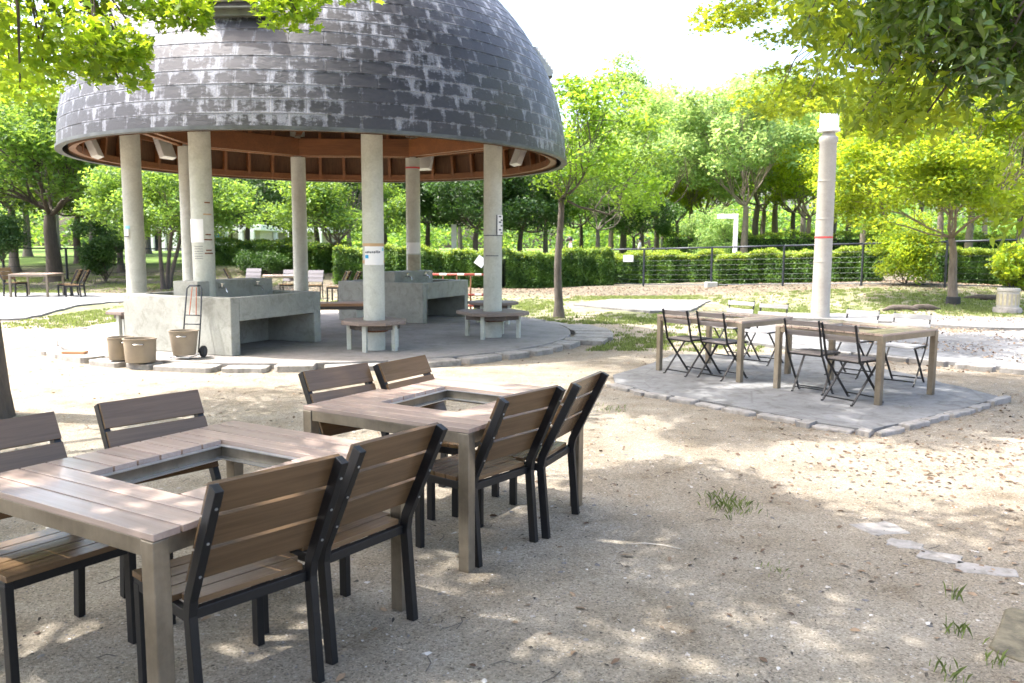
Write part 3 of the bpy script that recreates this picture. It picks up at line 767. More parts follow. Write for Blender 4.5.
for s_ in (-.12, .12): mb.tube([(s_+.0, 0, .06), (s_*.98, .10, .55), (s_*.9, .17, .92), (s_*.6, .18, .96)], .010, 8)
mb.tube([(-.08, .18, .96), (.08, .18, .96)], .013, 8); mb.tube([(-.12, .075, .44), (.12, .075, .44)], .008, 8); mb.tube([(-.12, .10, .56), (.12, .10, .56)], .008, 8)
mb.build('frame', 'fence', tr, smooth=True)
MB().tube([(-.14, -.30, .03), (-.14, .0, .04), (.14, 0, .04), (.14, -.30, .03), (-.14, -.30, .03)], .008, 8).build('base_plate', 'alu', tr, smooth=True)
for s_ in (-.19, .19):
    m = MB().lathe([(.01, -.02), (.075, -.02), (.08, -.012), (.08, .012), (.075, .02), (.01, .02)], 24); m.v = [(s_+c, a, b+.08) for a, b, c in m.v]; w_ = m.build('wheel', 'rubber', tr, smooth='auto')
    m = MB().lathe([(.01, -.024), (.04, -.024), (.04, .024), (.01, .024)], 16); m.v = [(s_+c, a, b+.08) for a, b, c in m.v]; m.build('hub', 'fence', w_, smooth='auto')
m = MB(); 
for s_ in (-1, 1): m.tube([(s_*.05, .10, .56), (s_*.03, .17, .94)], .006, 6)
m.build('cord', simple('red_cord', (.35, .10, .05), .8), tr)
cn = canister(tx+.00, ty-.20, .33, .14, .185, 'tapered beige canister standing on the luggage trolley', .2); cn.location.z = .145

# ------------------------------------------------------------------ barrier
bx0, bx1, by = -2.15, -.55, 21.0
br_ = empty('barrier', (bx0, by, .0), R(-3), label='red and white striped pipe barrier behind the farther concrete sink', cat='barrier')
for z_1 in (.90, .38, .10): MB().tube([(0, 0, z_1), (1.62, 0, z_1)], .030, 10).build('rail', 'stripe', br_, smooth=True)
for x_1 in (.02, .36, .72, 1.08, 1.6): MB().tube([(x_1, 0, .0), (x_1, 0, .9)], .022, 8).build('upright', 'rust', br_, smooth=True)

# ------------------------------------------------------------------ plank tables
def plank_table():
    """local x = plank direction (short), y = long; origin on the ground at the near corner, extends +x +y"""
    t = empty('barbecue_table', (0, 0, 0))
    A, B, Z = 1.10, 1.26, .72; n = 12; p = B/n; gap = .009; th_ = .022
    hx0, hx1 = .285, .815; hy0, hy1 = 3*p, 9*p
    mb = MB()
    for k in range(n):
        y = p*(k+.5)
        if 3 <= k < 9:
            mb.box((hx0/2, y, Z-th_/2), (hx0, p-gap, th_)); mb.box(((hx1+A)/2, y, Z-th_/2), (A-hx1, p-gap, th_))
        else: mb.box((A/2, y, Z-th_/2), (A, p-gap, th_), var=random.random())
    mb.build('tabletop', 'tabletop', t, bevel=.0015)
    fr = MB(); i = .022; hh = .055; zt_ = Z-th_-.002
    for y in (i, B-i): fr.box((A/2, y, zt_-hh/2), (A-.125, .03, hh))
    for x in (i, A-i): fr.box((x, B/2, zt_-hh/2), (.03, B-.125, hh))
    fr.build('frame', 'steel', t, bevel=.002)
    for x in (.031, A-.031):
        for y in (.031, B-.031):
            MB().box((x, y, (zt_)/2), (.060, .060, zt_)).build('leg', 'steel', t, bevel=.004)
    inn = MB(); e = .03; zz = Z-.024
    for y in (hy0+e/2, hy1-e/2): inn.box(((hx0+hx1)/2, y, zz-.03), (hx1-hx0-.002, .006, .062)); 
    for x in (hx0+e/2, hx1-e/2): inn.box((x, (hy0+hy1)/2, zz-.03), (.006, hy1-hy0-e-.008, .062))
    inn.build('well_lining', 'steel', t)
    lip = MB()
    for y, s_ in ((hy0+.016, 1), (hy1-.016, -1)): lip.box(((hx0+hx1)/2, y, zz+.004), (hx1-hx0-.004, .028, .004)); lip.box(((hx0+hx1)/2, y+s_*.012, zz-.045), (hx1-hx0-.03, .045, .004))
    for x, s_ in ((hx0+.016, 1), (hx1-.016, -1)): lip.box((x, (hy0+hy1)/2, zz+.0015), (.028, hy1-hy0-.062, .004)); lip.box((x+s_*.012, (hy0+hy1)/2, zz-.048), (.045, hy1-hy0-.10, .004))
    lip.build('well_rim', 'alu', t)
    return t
TG = 'plank top barbecue tables with a grill well'
def place_table(o, x, y, ang, swap, label):
    # x,y near corner C; e1 = (cos ang, sin ang) toward L; e2 = (sin ang, -cos ang) toward D
    e1 = Vector((math.cos(ang), math.sin(ang))); e2 = Vector((math.sin(ang), -math.cos(ang)))
    if not swap:   # x along e1, y along e2 would be left-handed: mirror by starting at the D corner
        c = Vector((x, y))+e2*1.26; o.location = (c.x, c.y, 0); o.rotation_euler.z = ang   # local y = -e2
    else:          # planks along e2, long side along e1 ; local x = e2, local y = e1 
        o.location = (x, y, 0); o.rotation_euler.z = ang-PI/2
    tag(o, label, 'table', TG)
TA = R(150.0)-.006
t1 = plank_table(); place_table(t1, -1.080, 2.362, 2.612, False, 'nearest brown plank table with a square well, cut by the left edge')
t2 = copy_tree(t1); place_table(t2, -.207, 3.822, 2.598, False, 'second brown plank table with a square well, in front of the pavilion')
t3 = copy_tree(t1); place_table(t3, 2.663, 9.37, 2.277, True, 'plank table at the left of the two on the pale paving, beside four folding chairs')
t4 = copy_tree(t1); place_table(t4, 3.675, 8.005, 2.20, True, 'plank table at the right of the two on the pale paving, nearer the camera')
for o in (t3, t4): o.location.z = .035
t5 = copy_tree(t1); t5.location = (-15.1, 24.4, float(terr(-15, 24.4))+.02); t5.rotation_euler.z = R(8); tag(t5, 'small looking plank table far off at the left edge of the photo', 'table', TG)
t6 = copy_tree(t1); t6.location = (-7.6, 25.0, float(terr(-7.6, 25))+.0); t6.rotation_euler.z = R(20); tag(t6, 'distant plank table seen just above the nearer concrete sink', 'table', TG)
t5.scale = (1, 1, 1)

# ------------------------------------------------------------------ plank chairs
def plank_chair():
    t = empty('patio_chair')
    W = .484; pw = .030; ph = .042
    hy = W/2-pw/2
    for s_ in (-1, 1):
        y = s_*hy
        MB().sweep([(-.215, y, 0), (-.180, y, .40), (-.190, y, .46), (-.387, y, .865)], pw, ph, side=(0, 1, 0)).build('back_post', 'blackmetal', t, bevel=.002)
        MB().box((.20, y, .20), (.042, pw, .40)).build('front_leg', 'blackmetal', t, bevel=.002)
    fr = MB()
    for s_ in (-1, 1): fr.bar((-.165, s_*hy, .395), (.22, s_*hy, .395), pw-.003, .04)
    for x in (-.165, .20): fr.box((x, 0, .395), (.028, W-2*pw-.001, .036))
    fr.build('seat_frame', 'blackmetal', t, bevel=.002)
    mb = MB(); n = 5; x0, x1 = -.160, .235; p = (x1-x0)/n
    for k in range(n): mb.box((x0+p*(k+.5), 0, .427), (p-.006, W-.004 if k > 0 else W-2*pw-.006, .022))
    mb.build('seat', 'slat', t, bevel=.0015)
    d = Vector((-.197, 0, .405)).normalized(); nrm = Vector((d.z, 0, -d.x)); b0 = Vector((-.190, 0, .46))
    rot = Matrix((nrm, Vector((0, 1, 0)), d)).transposed()
    mb = MB()
    for k in range(3):
        c = b0+d*(.110+.138*k)+nrm*(ph/2+.008)
        mb.box(c, (.016, W-.008, .123), rot)
    mb.build('backrest', 'slat', t, bevel=.0015)
    for k in range(3):
        for s_ in (-1, 1):
            c = b0+d*(.110+.138*k)+Vector((0, s_*hy, 0))-nrm*(ph/2+.001)
            MB().tube([c, c-nrm*.003], .005, 8).build('bolt', 'alu', t)
    return t
CG = 'black framed patio chairs with brown plank seats'
def place_chair(o, bx, by, yaw, label, top=.387, gz=0, group=CG, cat='chair'):
    o.location = (bx+top*math.cos(yaw), by+top*math.sin(yaw), gz); o.rotation_euler.z = yaw
    tag(o, label, cat, group)
pc = plank_chair(); first = True
spots = [(-.731, 2.541, 2.40, 'nearest patio chair, back to the camera, beside the near leg of the first table'),
 (-.413, 3.043, 2.52, 'patio chair seen from behind, second along the right side of the nearest table'),
 (.112, 3.98, 2.45, 'patio chair seen from behind beside the near leg of the second table'),
 (.446, 4.453, 2.70, 'patio chair seen from behind at the right end of the second table'),
 (-2.13, 3.26, -.60, 'patio chair facing the camera behind the nearest table, cut by the left edge'),
 (-1.741, 3.83, -.70, 'patio chair facing the camera behind the nearest table, its dark back post in view'),
 (-1.068, 4.813, -.68, 'patio chair facing the camera at the left end of the second table far side'),
 (-.724, 5.164, -.52, 'patio chair facing the camera at the far corner of the second table')]
for i, (x, y, a, l) in enumerate(spots):
    o = pc if i == 0 else copy_tree(pc); place_chair(o, x, y, a, l)
far = [(-15.55, 24.9, R(-10), 'distant patio chair facing right at the left side of the far left table'),
 (-13.45, 25.4, R(188), 'distant patio chair facing left, the left one of the pair at the far left table'),
 (-12.95, 24.9, R(192), 'distant patio chair facing left, rightmost at the far left table'),
 (-8.85, 25.1, R(10), 'distant patio chair with brown back at the left of the table behind the nearer sink'),
 (-4.72, 23.6, R(175), 'distant brown backed chair just left of the taped notice column'),
 (-4.35, 23.3, R(178), 'distant brown backed chair touching the taped notice column in the photo')]
for x, y, a, l in far:
    o = copy_tree(pc); place_chair(o, x, y, a, l, gz=float(terr(x, y))+.02)
for k, (x, l) in enumerate(((-8.35, 'left'), (-7.1, 'middle'), (-6.25, 'right'))):
    o = copy_tree(pc); place_chair(o, x, 26.4-.2*k, R(-88), {'left': 'distant pale grey backed chair, left of three in a row above the nearer sink', 'middle': 'distant pale grey backed chair, middle of three in a row above the nearer sink', 'right': 'distant pale grey backed chair, right of three in a row above the nearer sink'}[l], gz=float(terr(x, 26))+.0)
    for ch in kids(o):
        if ch.name.startswith('backrest'):
            ch.data = ch.data.copy(); ch.data.materials[0] = MAT['fargrey']; ch['label'] = 'pale grey backrest'

# ------------------------------------------------------------------ folding bistro chairs
def bistro(spread=1.0, slatmat='greyslat'):
    t = empty('folding_chair')
    W = .40; hy = W/2; zt = .80
    # long bars: back top -> front foot ; short bars: seat front -> rear foot
    xb = -.27; xf = .17*spread+.02
    mb = MB()
    xs = -.175
    for s_ in (-1, 1):
        y = s_*hy; mb.sweep([(xb, y, zt+.01), (xs, y, .44), (xf, y, .015)], .010, .024, side=(0, 1, 0)); mb.bar((xf, y, .006), (xf+.03, y, .006), .012, .012)
    mb.bar((xs+.02, -hy, .425), (xs+.02, hy, .425), .010, .018); mb.bar((xf-.02, -hy, .05), (xf-.02, hy, .05), .008, .014)
    mb.build('back_frame', 'blackmetal', t)
    mb = MB(); xr = -.20*spread-.02
    for s_ in (-1, 1):
        y = s_*(hy-.022); mb.bar((.15, y, .43), (xr, y, .015), .010, .022, up=(0, 1, 0)); mb.bar((xr, y, .006), (xr-.03, y, .006), .012, .012)
    mb.bar((xr+.02, -hy+.022, .05), (xr+.02, hy-.022, .05), .008, .014); mb.build('cross_legs', 'blackmetal', t)
    mb = MB(); n = 6
    for k in range(n):
        x = -.15+.36*k/(n-1); mb.box((x, 0, .452-.004*abs(k-2.5)), (.052, W-.03, .014))
    mb.build('seat', slatmat, t, bevel=.002)
    mb = MB()
    for s_ in (-1, 1): mb.bar((-.18, s_*(hy-.012), .438), (.215, s_*(hy-.012), .436), .008, .018)
    mb.build('seat_rail', 'blackmetal', t)
    mb = MB(); d = Vector((xb-xs, 0, zt-.44)).normalized(); nrm = Vector((d.z, 0, -d.x)); rot = Matrix((nrm, Vector((0, 1, 0)), d)).transposed()
    for s_ in (.335, .225):
        c = Vector((xs, 0, .44))+d*s_+nrm*.018; mb.box(c, (.012, W+.03, .055), rot)
    mb.build('backrest', slatmat, t, bevel=.002)
    return t
fa = bistro(1.0); fb = bistro(.30); fc = bistro(1.0, 'whiteslat')
FG = 'folding bistro chairs on the pale paving'
fsp = [(fa, 1.993, 9.92, .60, 'grey slatted folding chair seen from behind, leftmost at the paved table'),
 (None, 2.344, 9.601, .62, 'grey slatted folding chair seen from behind, second from the left, close to a table leg'),
 (fb, 3.075, 8.597, .69, 'folding chair standing with its legs nearly closed, beside the right paved table'),
 (None, 3.275, 8.112, .52, 'dark folding chair seen from behind nearest to the camera on the paving'),
 (fc, 3.334, 11.785, 3.86, 'whitish folding chair on the far side of the left paved table, leftmost there'),
 ('c', 3.619, 11.21, 3.88, 'whitish folding chair on the far side, between the left paved table and the pole'),
 ('c', 4.381, 10.125, 3.82, 'whitish folding chair just right of the tall pole, behind the right paved table'),
 ('c', 4.741, 9.602, 3.95, 'whitish folding chair on the far side of the right paved table, rightmost')]
for o, x, y, a, l in fsp:
    if o is None: o = copy_tree(fa)
    elif o == 'c': o = copy_tree(fc)
    place_chair(o, x, y, a, l, top=.26, gz=.036, group=FG)

# ------------------------------------------------------------------ tall pole, drum, white lamp post
px_, py_ = 6.95, 18.3
pz = zat(134, py_)
t = empty('lamp_pole', (px_, py_, 0), label='tall thick round pale concrete pole with white cap behind the folding chairs', cat='pole')
mb = MB().lathe([(.205, 0), (.195, .5), (.180, pz-.25), (.20, pz-.22), (.20, pz-.12), (.15, pz-.08), (.13, pz-.02), (.13, pz)], 40)
shaft = mb.build('shaft', 'pole', t, smooth='auto')
capo = MB().lathe([(.14, pz), (.235, pz+.01), (.235, pz+.07), (.20, pz+.09), (.20, pz+.46), (.02, pz+.48)], 40).build('cap', 'white', t, smooth='auto')
for zz in (zat(236, py_), ): 
    MB().lathe([(.1925, zz-.02), (.1935, zz-.02), (.1935, zz+.02), (.1925, zz+.02)], 32, cap=False).build('red_tape', 'redtape', shaft)
for yy_ in (181, 218, 260, 290):
    zz = zat(yy_, py_); MB().lathe([(.187+.004*(yy_ > 210)+.004*(yy_ > 240)+.003*(yy_ > 280), zz-.008), (.197+.002*(yy_ > 240), zz-.008), (.197+.002*(yy_ > 240), zz+.008), (.187, zz+.008)], 32, cap=False).build('joint_ring', 'pole', shaft)
X, Y, Z = hit(1007, 313)
t = empty('drum_pedestal', (X, Y, Z), label='short round pale pedestal with vertical flutes at the right edge by the hedge', cat='pedestal')
k_ = Y/813
MB().lathe([(13*k_, -.03), (13*k_, .10), (12.2*k_, .14), (11*k_, .15)], 32).build('base', 'stone', t, smooth='auto')
MB().lathe([(10*k_, .15), (9.6*k_, .55), (10.4*k_, .56), (10.4*k_, .615), (9.8*k_, .635), (.02, .64)], 40).build('drum', 'pole', t, smooth='auto')
mb = MB()
for k in range(16):
    a = 2*PI*k/16; r = 10*k_; mb.box((r*math.cos(a), r*math.sin(a), .35), (.015, .05, .28), Matrix.Rotation(a, 3, 'Z'))
mb.build('flutes', simple('dull_yellow_panel', (.42, .38, .26), .7), t)
X, Y, Z = at(733, 39)
t = empty('lamp_post', (X, Y, Z), 0, label='white right angled post with a short arm to the left, beyond the hedge', cat='post')
k_ = Y/813; h_ = zat(213.5, Y)-Z; k_ *= .8
MB().box((0, 0, h_/2), (5*k_, 4*k_, h_)).build('post', 'white', t, bevel=.02)
MB().box((-12.6*k_, 0, h_-3.2*k_), (20.5*k_, 4*k_, 5.6*k_)).build('arm', 'white', t, bevel=.02)
X, Y, Z = at(454, 42); k_ = Y/813
MB().box((0, 0, 1.1), (.26, .26, 2.2)).build('white_post', 'white', bevel=.02, label='slim white square post beyond the hedge, seen between the two right pavilion columns', cat='post').location = (X, Y, Z)

# ------------------------------------------------------------------ fence with wires
fp = [(560, 37.5), (582, 36), (643, 33.5), (710.4, 31.3), (782, 30), (860.4, 28.4), (943.8, 27), (1030, 26.2), (1120, 26)]
pts = []
ftop = {582: 249.5, 643: 248.5, 710.4: 246.5, 782: 244.5, 860.4: 242, 943.8: 239.7}
t = empty('wire_fence', at(fp[0][0], fp[0][1]), label='low dark post and wire fence running in front of the long hedge at the right', cat='fence')
f0 = Vector(t.location)
for px, Y in fp:
    X = (px-512)/813*Y; zb = float(terr(X, Y)); zt_ = zat(ftop.get(px, 249.5 if px < 600 else 237), Y); pts.append(Vector((X, Y, zb))); pts[-1].z = zb; 
    m = MB().tube([Vector((X, Y, zb-.1))-f0, Vector((X, Y, zt_))-f0], .042, 8); m.build('post', 'fence', t, smooth='auto')
    if px == 710.4: MB().box(Vector((X, Y, zb+.02))-f0, (.42, .42, .36)).build('concrete_foot', 'sink', t, bevel=.02)
    pts[-1] = (Vector((X, Y, zb))-f0, Vector((X, Y, zt_))-f0)
m = MB()
for (a0, a1), (b0, b1) in zip(pts[:-1], pts[1:]): m.tube([a1, b1], .034, 8)
m.build('top_rail', 'fence', t, smooth=True)
m = MB()
for (a0, a1), (b0, b1) in zip(pts[:-1], pts[1:]):
    for k in range(7):
        u = .06+.125*k; m.tube([a0+(a1-a0)*u, b0+(b1-b0)*u], .004 if k else .018, 5)
m.build('wires', 'fence', t)
# left fence
t = empty('wire_fence', at(-40, 31), label='dark post and wire fence among the trees at the far left', cat='fence'); f0 = Vector(t.location); pts = []
for px, Y in ((-40, 31), (5, 32), (68, 33.5), (128, 35), (185, 36.5)):
    X, Y, zb = at(px, Y); a0 = Vector((X, Y, zb-.1))-f0; a1 = Vector((X, Y, zat(250.5, Y)))-f0; pts.append((a0, a1)); MB().tube([a0, a1], .05, 8).build('post', 'fence', t, smooth='auto')
m = MB()
for (a0, a1), (b0, b1) in zip(pts[:-1], pts[1:]):
    m.tube([a1, b1], .03, 6)
    for u in (.25, .5, .75): m.tube([a0+(a1-a0)*u, b0+(b1-b0)*u], .009, 5)
m.build('wires', 'fence', t)
# sign plates
X, Y, Z = at(627, 33.9)
MB().box((0, 0, 0), (.42, .012, .28)).build('sign', 'white', label='small white rectangular sign hung on the wire fence', cat='sign').location = (X, Y-.08, zat(257.7, Y))
X, Y, Z = at(480, 31); m = MB().box((0, 0, 0), (.36, .012, .36), Matrix.Rotation(R(35), 3, 'Y')); o = m.build('paper_tag', 'paper', label='tilted pale square sheet in the hedge beside the front right column', cat='sign'); o.location = (X, 31.1, zat(261.5, Y))

# ------------------------------------------------------------------ hedges
def hedge(name, label, path, h, w, n, newtop=.0, seed=1, mat='hedgeleaf', ls=.075, group='clipped hedges beyond the lawn', hs=None):
    g = np.random.default_rng(seed); P = [np.array(p, float) for p in path]
    seg = [np.linalg.norm(P[i+1]-P[i]) for i in range(len(P)-1)]; tot = sum(seg)
    root = empty(name, (P[0][0], P[0][1], float(terr(*P[0]))), label=label, cat='hedge', group=group)
    base = np.array([P[0][0], P[0][1], float(terr(*P[0]))])
    pts = []; s_ = g.uniform(0, tot, n); face = g.uniform(0, 1, n)
    cum = np.cumsum([0]+seg); out = np.empty((n, 3)); topf = np.zeros(n, bool)
    for i in range(n):
        k = min(np.searchsorted(cum, s_[i])-1, len(seg)-1); k = max(k, 0); u = (s_[i]-cum[k])/seg[k]
        c = P[k]+(P[k+1]-P[k])*u; d = (P[k+1]-P[k])/seg[k]; nn = np.array([d[1], -d[0]])
        if nn[1] > 0: nn = -nn
        hh = h*(1+.06*math.sin(s_[i]*1.7+seed)+.05*math.sin(s_[i]*4.1)+.03*math.sin(s_[i]*9.7)); ww = w*(1+.14*math.sin(s_[i]*2.3+1)+.10*math.sin(s_[i]*5.9)+.06*math.sin(s_[i]*13))
        if face[i] < .58:
            zz = g.uniform(.0, 1)*hh; off = ww/2*(1-.15*(zz/hh)**3)-abs(g.normal())*.07
        elif face[i] < .90: zz = hh-abs(g.normal())*.05; off = g.uniform(-ww/2, ww/2); 
        else: zz = g.uniform(0, 1)*hh; off = -ww/2+abs(g.normal())*.06
        topf[i] = zz > hh*.86
        q = c+nn*off; out[i] = (q[0], q[1], float(terr(q[0], q[1]))+zz)
    out += g.normal(size=out.shape)*.03
    out -= base
    sel = topf & (g.uniform(0, 1, n) < newtop)
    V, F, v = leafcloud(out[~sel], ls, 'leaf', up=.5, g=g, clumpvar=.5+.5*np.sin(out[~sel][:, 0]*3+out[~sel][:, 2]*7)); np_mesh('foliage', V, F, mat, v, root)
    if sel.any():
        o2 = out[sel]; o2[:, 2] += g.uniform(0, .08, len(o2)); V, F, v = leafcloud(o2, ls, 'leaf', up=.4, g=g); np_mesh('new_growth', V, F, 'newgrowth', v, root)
    # woody core
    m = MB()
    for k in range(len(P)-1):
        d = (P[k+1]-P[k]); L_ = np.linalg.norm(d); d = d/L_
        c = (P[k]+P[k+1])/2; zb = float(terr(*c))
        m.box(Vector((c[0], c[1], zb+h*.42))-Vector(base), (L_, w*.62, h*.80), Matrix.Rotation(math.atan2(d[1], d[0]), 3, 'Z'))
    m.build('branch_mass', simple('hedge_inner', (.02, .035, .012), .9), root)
    return root
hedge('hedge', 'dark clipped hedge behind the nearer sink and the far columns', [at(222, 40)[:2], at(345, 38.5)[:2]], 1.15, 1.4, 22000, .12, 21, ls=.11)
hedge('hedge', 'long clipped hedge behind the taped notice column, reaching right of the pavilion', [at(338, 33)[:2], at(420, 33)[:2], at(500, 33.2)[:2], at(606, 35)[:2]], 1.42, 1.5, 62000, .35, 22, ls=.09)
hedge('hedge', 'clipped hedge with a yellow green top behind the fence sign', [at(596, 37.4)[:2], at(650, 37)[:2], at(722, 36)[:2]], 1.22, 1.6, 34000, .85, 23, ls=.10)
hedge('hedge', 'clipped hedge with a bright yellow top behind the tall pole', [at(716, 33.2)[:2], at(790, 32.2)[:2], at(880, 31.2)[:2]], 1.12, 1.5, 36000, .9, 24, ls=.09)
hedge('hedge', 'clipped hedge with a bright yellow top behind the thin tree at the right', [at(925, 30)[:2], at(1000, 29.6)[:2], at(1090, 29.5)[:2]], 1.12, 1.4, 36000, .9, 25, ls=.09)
hedge('hedge', 'far bright hedge glimpsed above the long hedge, right of the white angled post', [at(660, 52)[:2], at(1030, 50)[:2]], 1.5, 2, 16000, .6, 26, ls=.16)

def shrub(label, px, Y, r, h, mat, seed, n=9000, ls=.1, zc=None, name='shrub', group=None):
    X, Y, Z = at(px, Y); g = np.random.default_rng(seed)
    root = empty(name, (X, Y, Z), label=label, cat='shrub', group=group)
    cc = crown_centres(26, r*.85, h*.45, h*.5, g, .35, -.95); P, idx = clump_points(cc, r*.36, n//26, g, .8); P[:, 2] = np.abs(P[:, 2])
    V, F, v = leafcloud(P, ls, 'leaf', up=.5, g=g, clumpvar=g.uniform(0, 1, 26)[idx]); np_mesh('foliage', V, F, mat, v, root)
    m = MB(); limbs(m, (0, 0, 0), cc, .05, g, 6); m.build('stem', 'darkbark', root, smooth=True)
    return root
shrub('round leafy shrub growing through the fence between pole and thin tree', 905, 28.0, 1.35, 2.5, 'bright', 31, 14000)
shrub('dark evergreen shrub at the far left behind the distant chairs', 106, 32, 1.15, 2.7, 'darkleaf', 32, 12000)
shrub('dark bushy evergreen at the left edge behind the distant table', 4, 30, 1.25, 1.75, 'darkleaf', 33, 9000).location.z += .9
shrub('pale sunlit shrub between the grey trunks beyond the hedge', 712, 44, 1.7, 3.0, 'paleleaf', 34, 9000, .13)
shrub('low dark clipped bush left of the hedge behind the sink', 262, 37.5, 1.2, 1.1, 'darkleaf', 35, 8000, .1)
shrub('small broadleaf shrub at the right edge in front of the hedge', 1015, 26.5, .9, 1.7, 'bright', 36, 5000, .13)

# ------------------------------------------------------------------ trees
# small tree right of the dome
make_tree('young_tree', 'young tree with slim straight trunk and bright green crown just right of the dome', 'tree', hit(559, 318), 4.4, 1.6, 1.65, 3.75, .10, 'fresh', 'bark', 60, 120, .55, .13, 'leaf', 41, .62, lean=(.85, .3), tlean=-.06, nlimb=5, flat=.5)
X, Y, Z = hit(953, 303)
tt = make_tree('forked_tree', 'small forked tree with yellow green crown and black wrapped base by the right hedge', 'tree', (X, Y, Z), 4.4, 3.4, 2.5, 4.0, .135, 'bright', 'palebark', 150, 260, .75, .15, 'leaf', 42, .42, lean=(-.35, 0), nlimb=7, flat=.45)
MB().lathe([(.19, 0), (.185, .2), (.165, .22), (.15, .22)], 16).build('trunk_wrap', 'rubber', tt, smooth='auto')
far_specs = [
 # px, Y, kind, scale, seedkey
 ]
KIND = {
 'pale': dict(H=9.5, rx=4.3, rz=4.2, zc=7.6, tr=.24, leafmat_='paleleaf', barkmat='palebark', ncl=90, per=150, crad=1.15, ls=.27, fork=.34),
 'mid': dict(H=9.5, rx=4.2, rz=4.0, zc=7.2, tr=.25, leafmat_='midleaf', barkmat='bark', ncl=90, per=150, crad=1.1, ls=.25, fork=.34),
 'low': dict(H=7, rx=3.8, rz=2.6, zc=4.5, tr=.20, leafmat_='darkleaf', barkmat='darkbark', ncl=95, per=220, crad=.95, ls=.20, fork=.36),
 'lowmid': dict(H=7, rx=3.8, rz=2.6, zc=4.5, tr=.17, leafmat_='midleaf', barkmat='darkbark', ncl=95, per=220, crad=.95, ls=.20, fork=.36),
 'tall': dict(H=14, rx=2.6, rz=6.2, zc=8.8, tr=.26, leafmat_='paleleaf', barkmat='bark', ncl=100, per=150, crad=1.0, ls=.27, fork=.5),
 'yellow': dict(H=8.5, rx=3.9, rz=3.3, zc=6.4, tr=.22, leafmat_='bright', barkmat='palebark', ncl=80, per=170, crad=1.05, ls=.22, fork=.36),
}
def ft(kind, px, Y, s, label, seed, rot=None, group='trees beyond the hedge', name=None, **kw):
    d = dict(KIND[kind]); d.update(kw); X, Y, Z = at(px, Y)
    nm = name or {'pale': 'broadleaf_tree', 'mid': 'broadleaf_tree', 'low': 'evergreen_tree', 'lowmid': 'evergreen_tree', 'tall': 'tall_tree', 'yellow': 'broadleaf_tree'}[kind]
    return make_tree(nm, label, 'tree', (X, Y, Z-.05), seed=seed, rz_rot=(px*.7 if rot is None else rot), scale=s, group=group, key=(kind, seed, tuple(sorted(kw))), **d)
R_ = 'behind the long hedge'
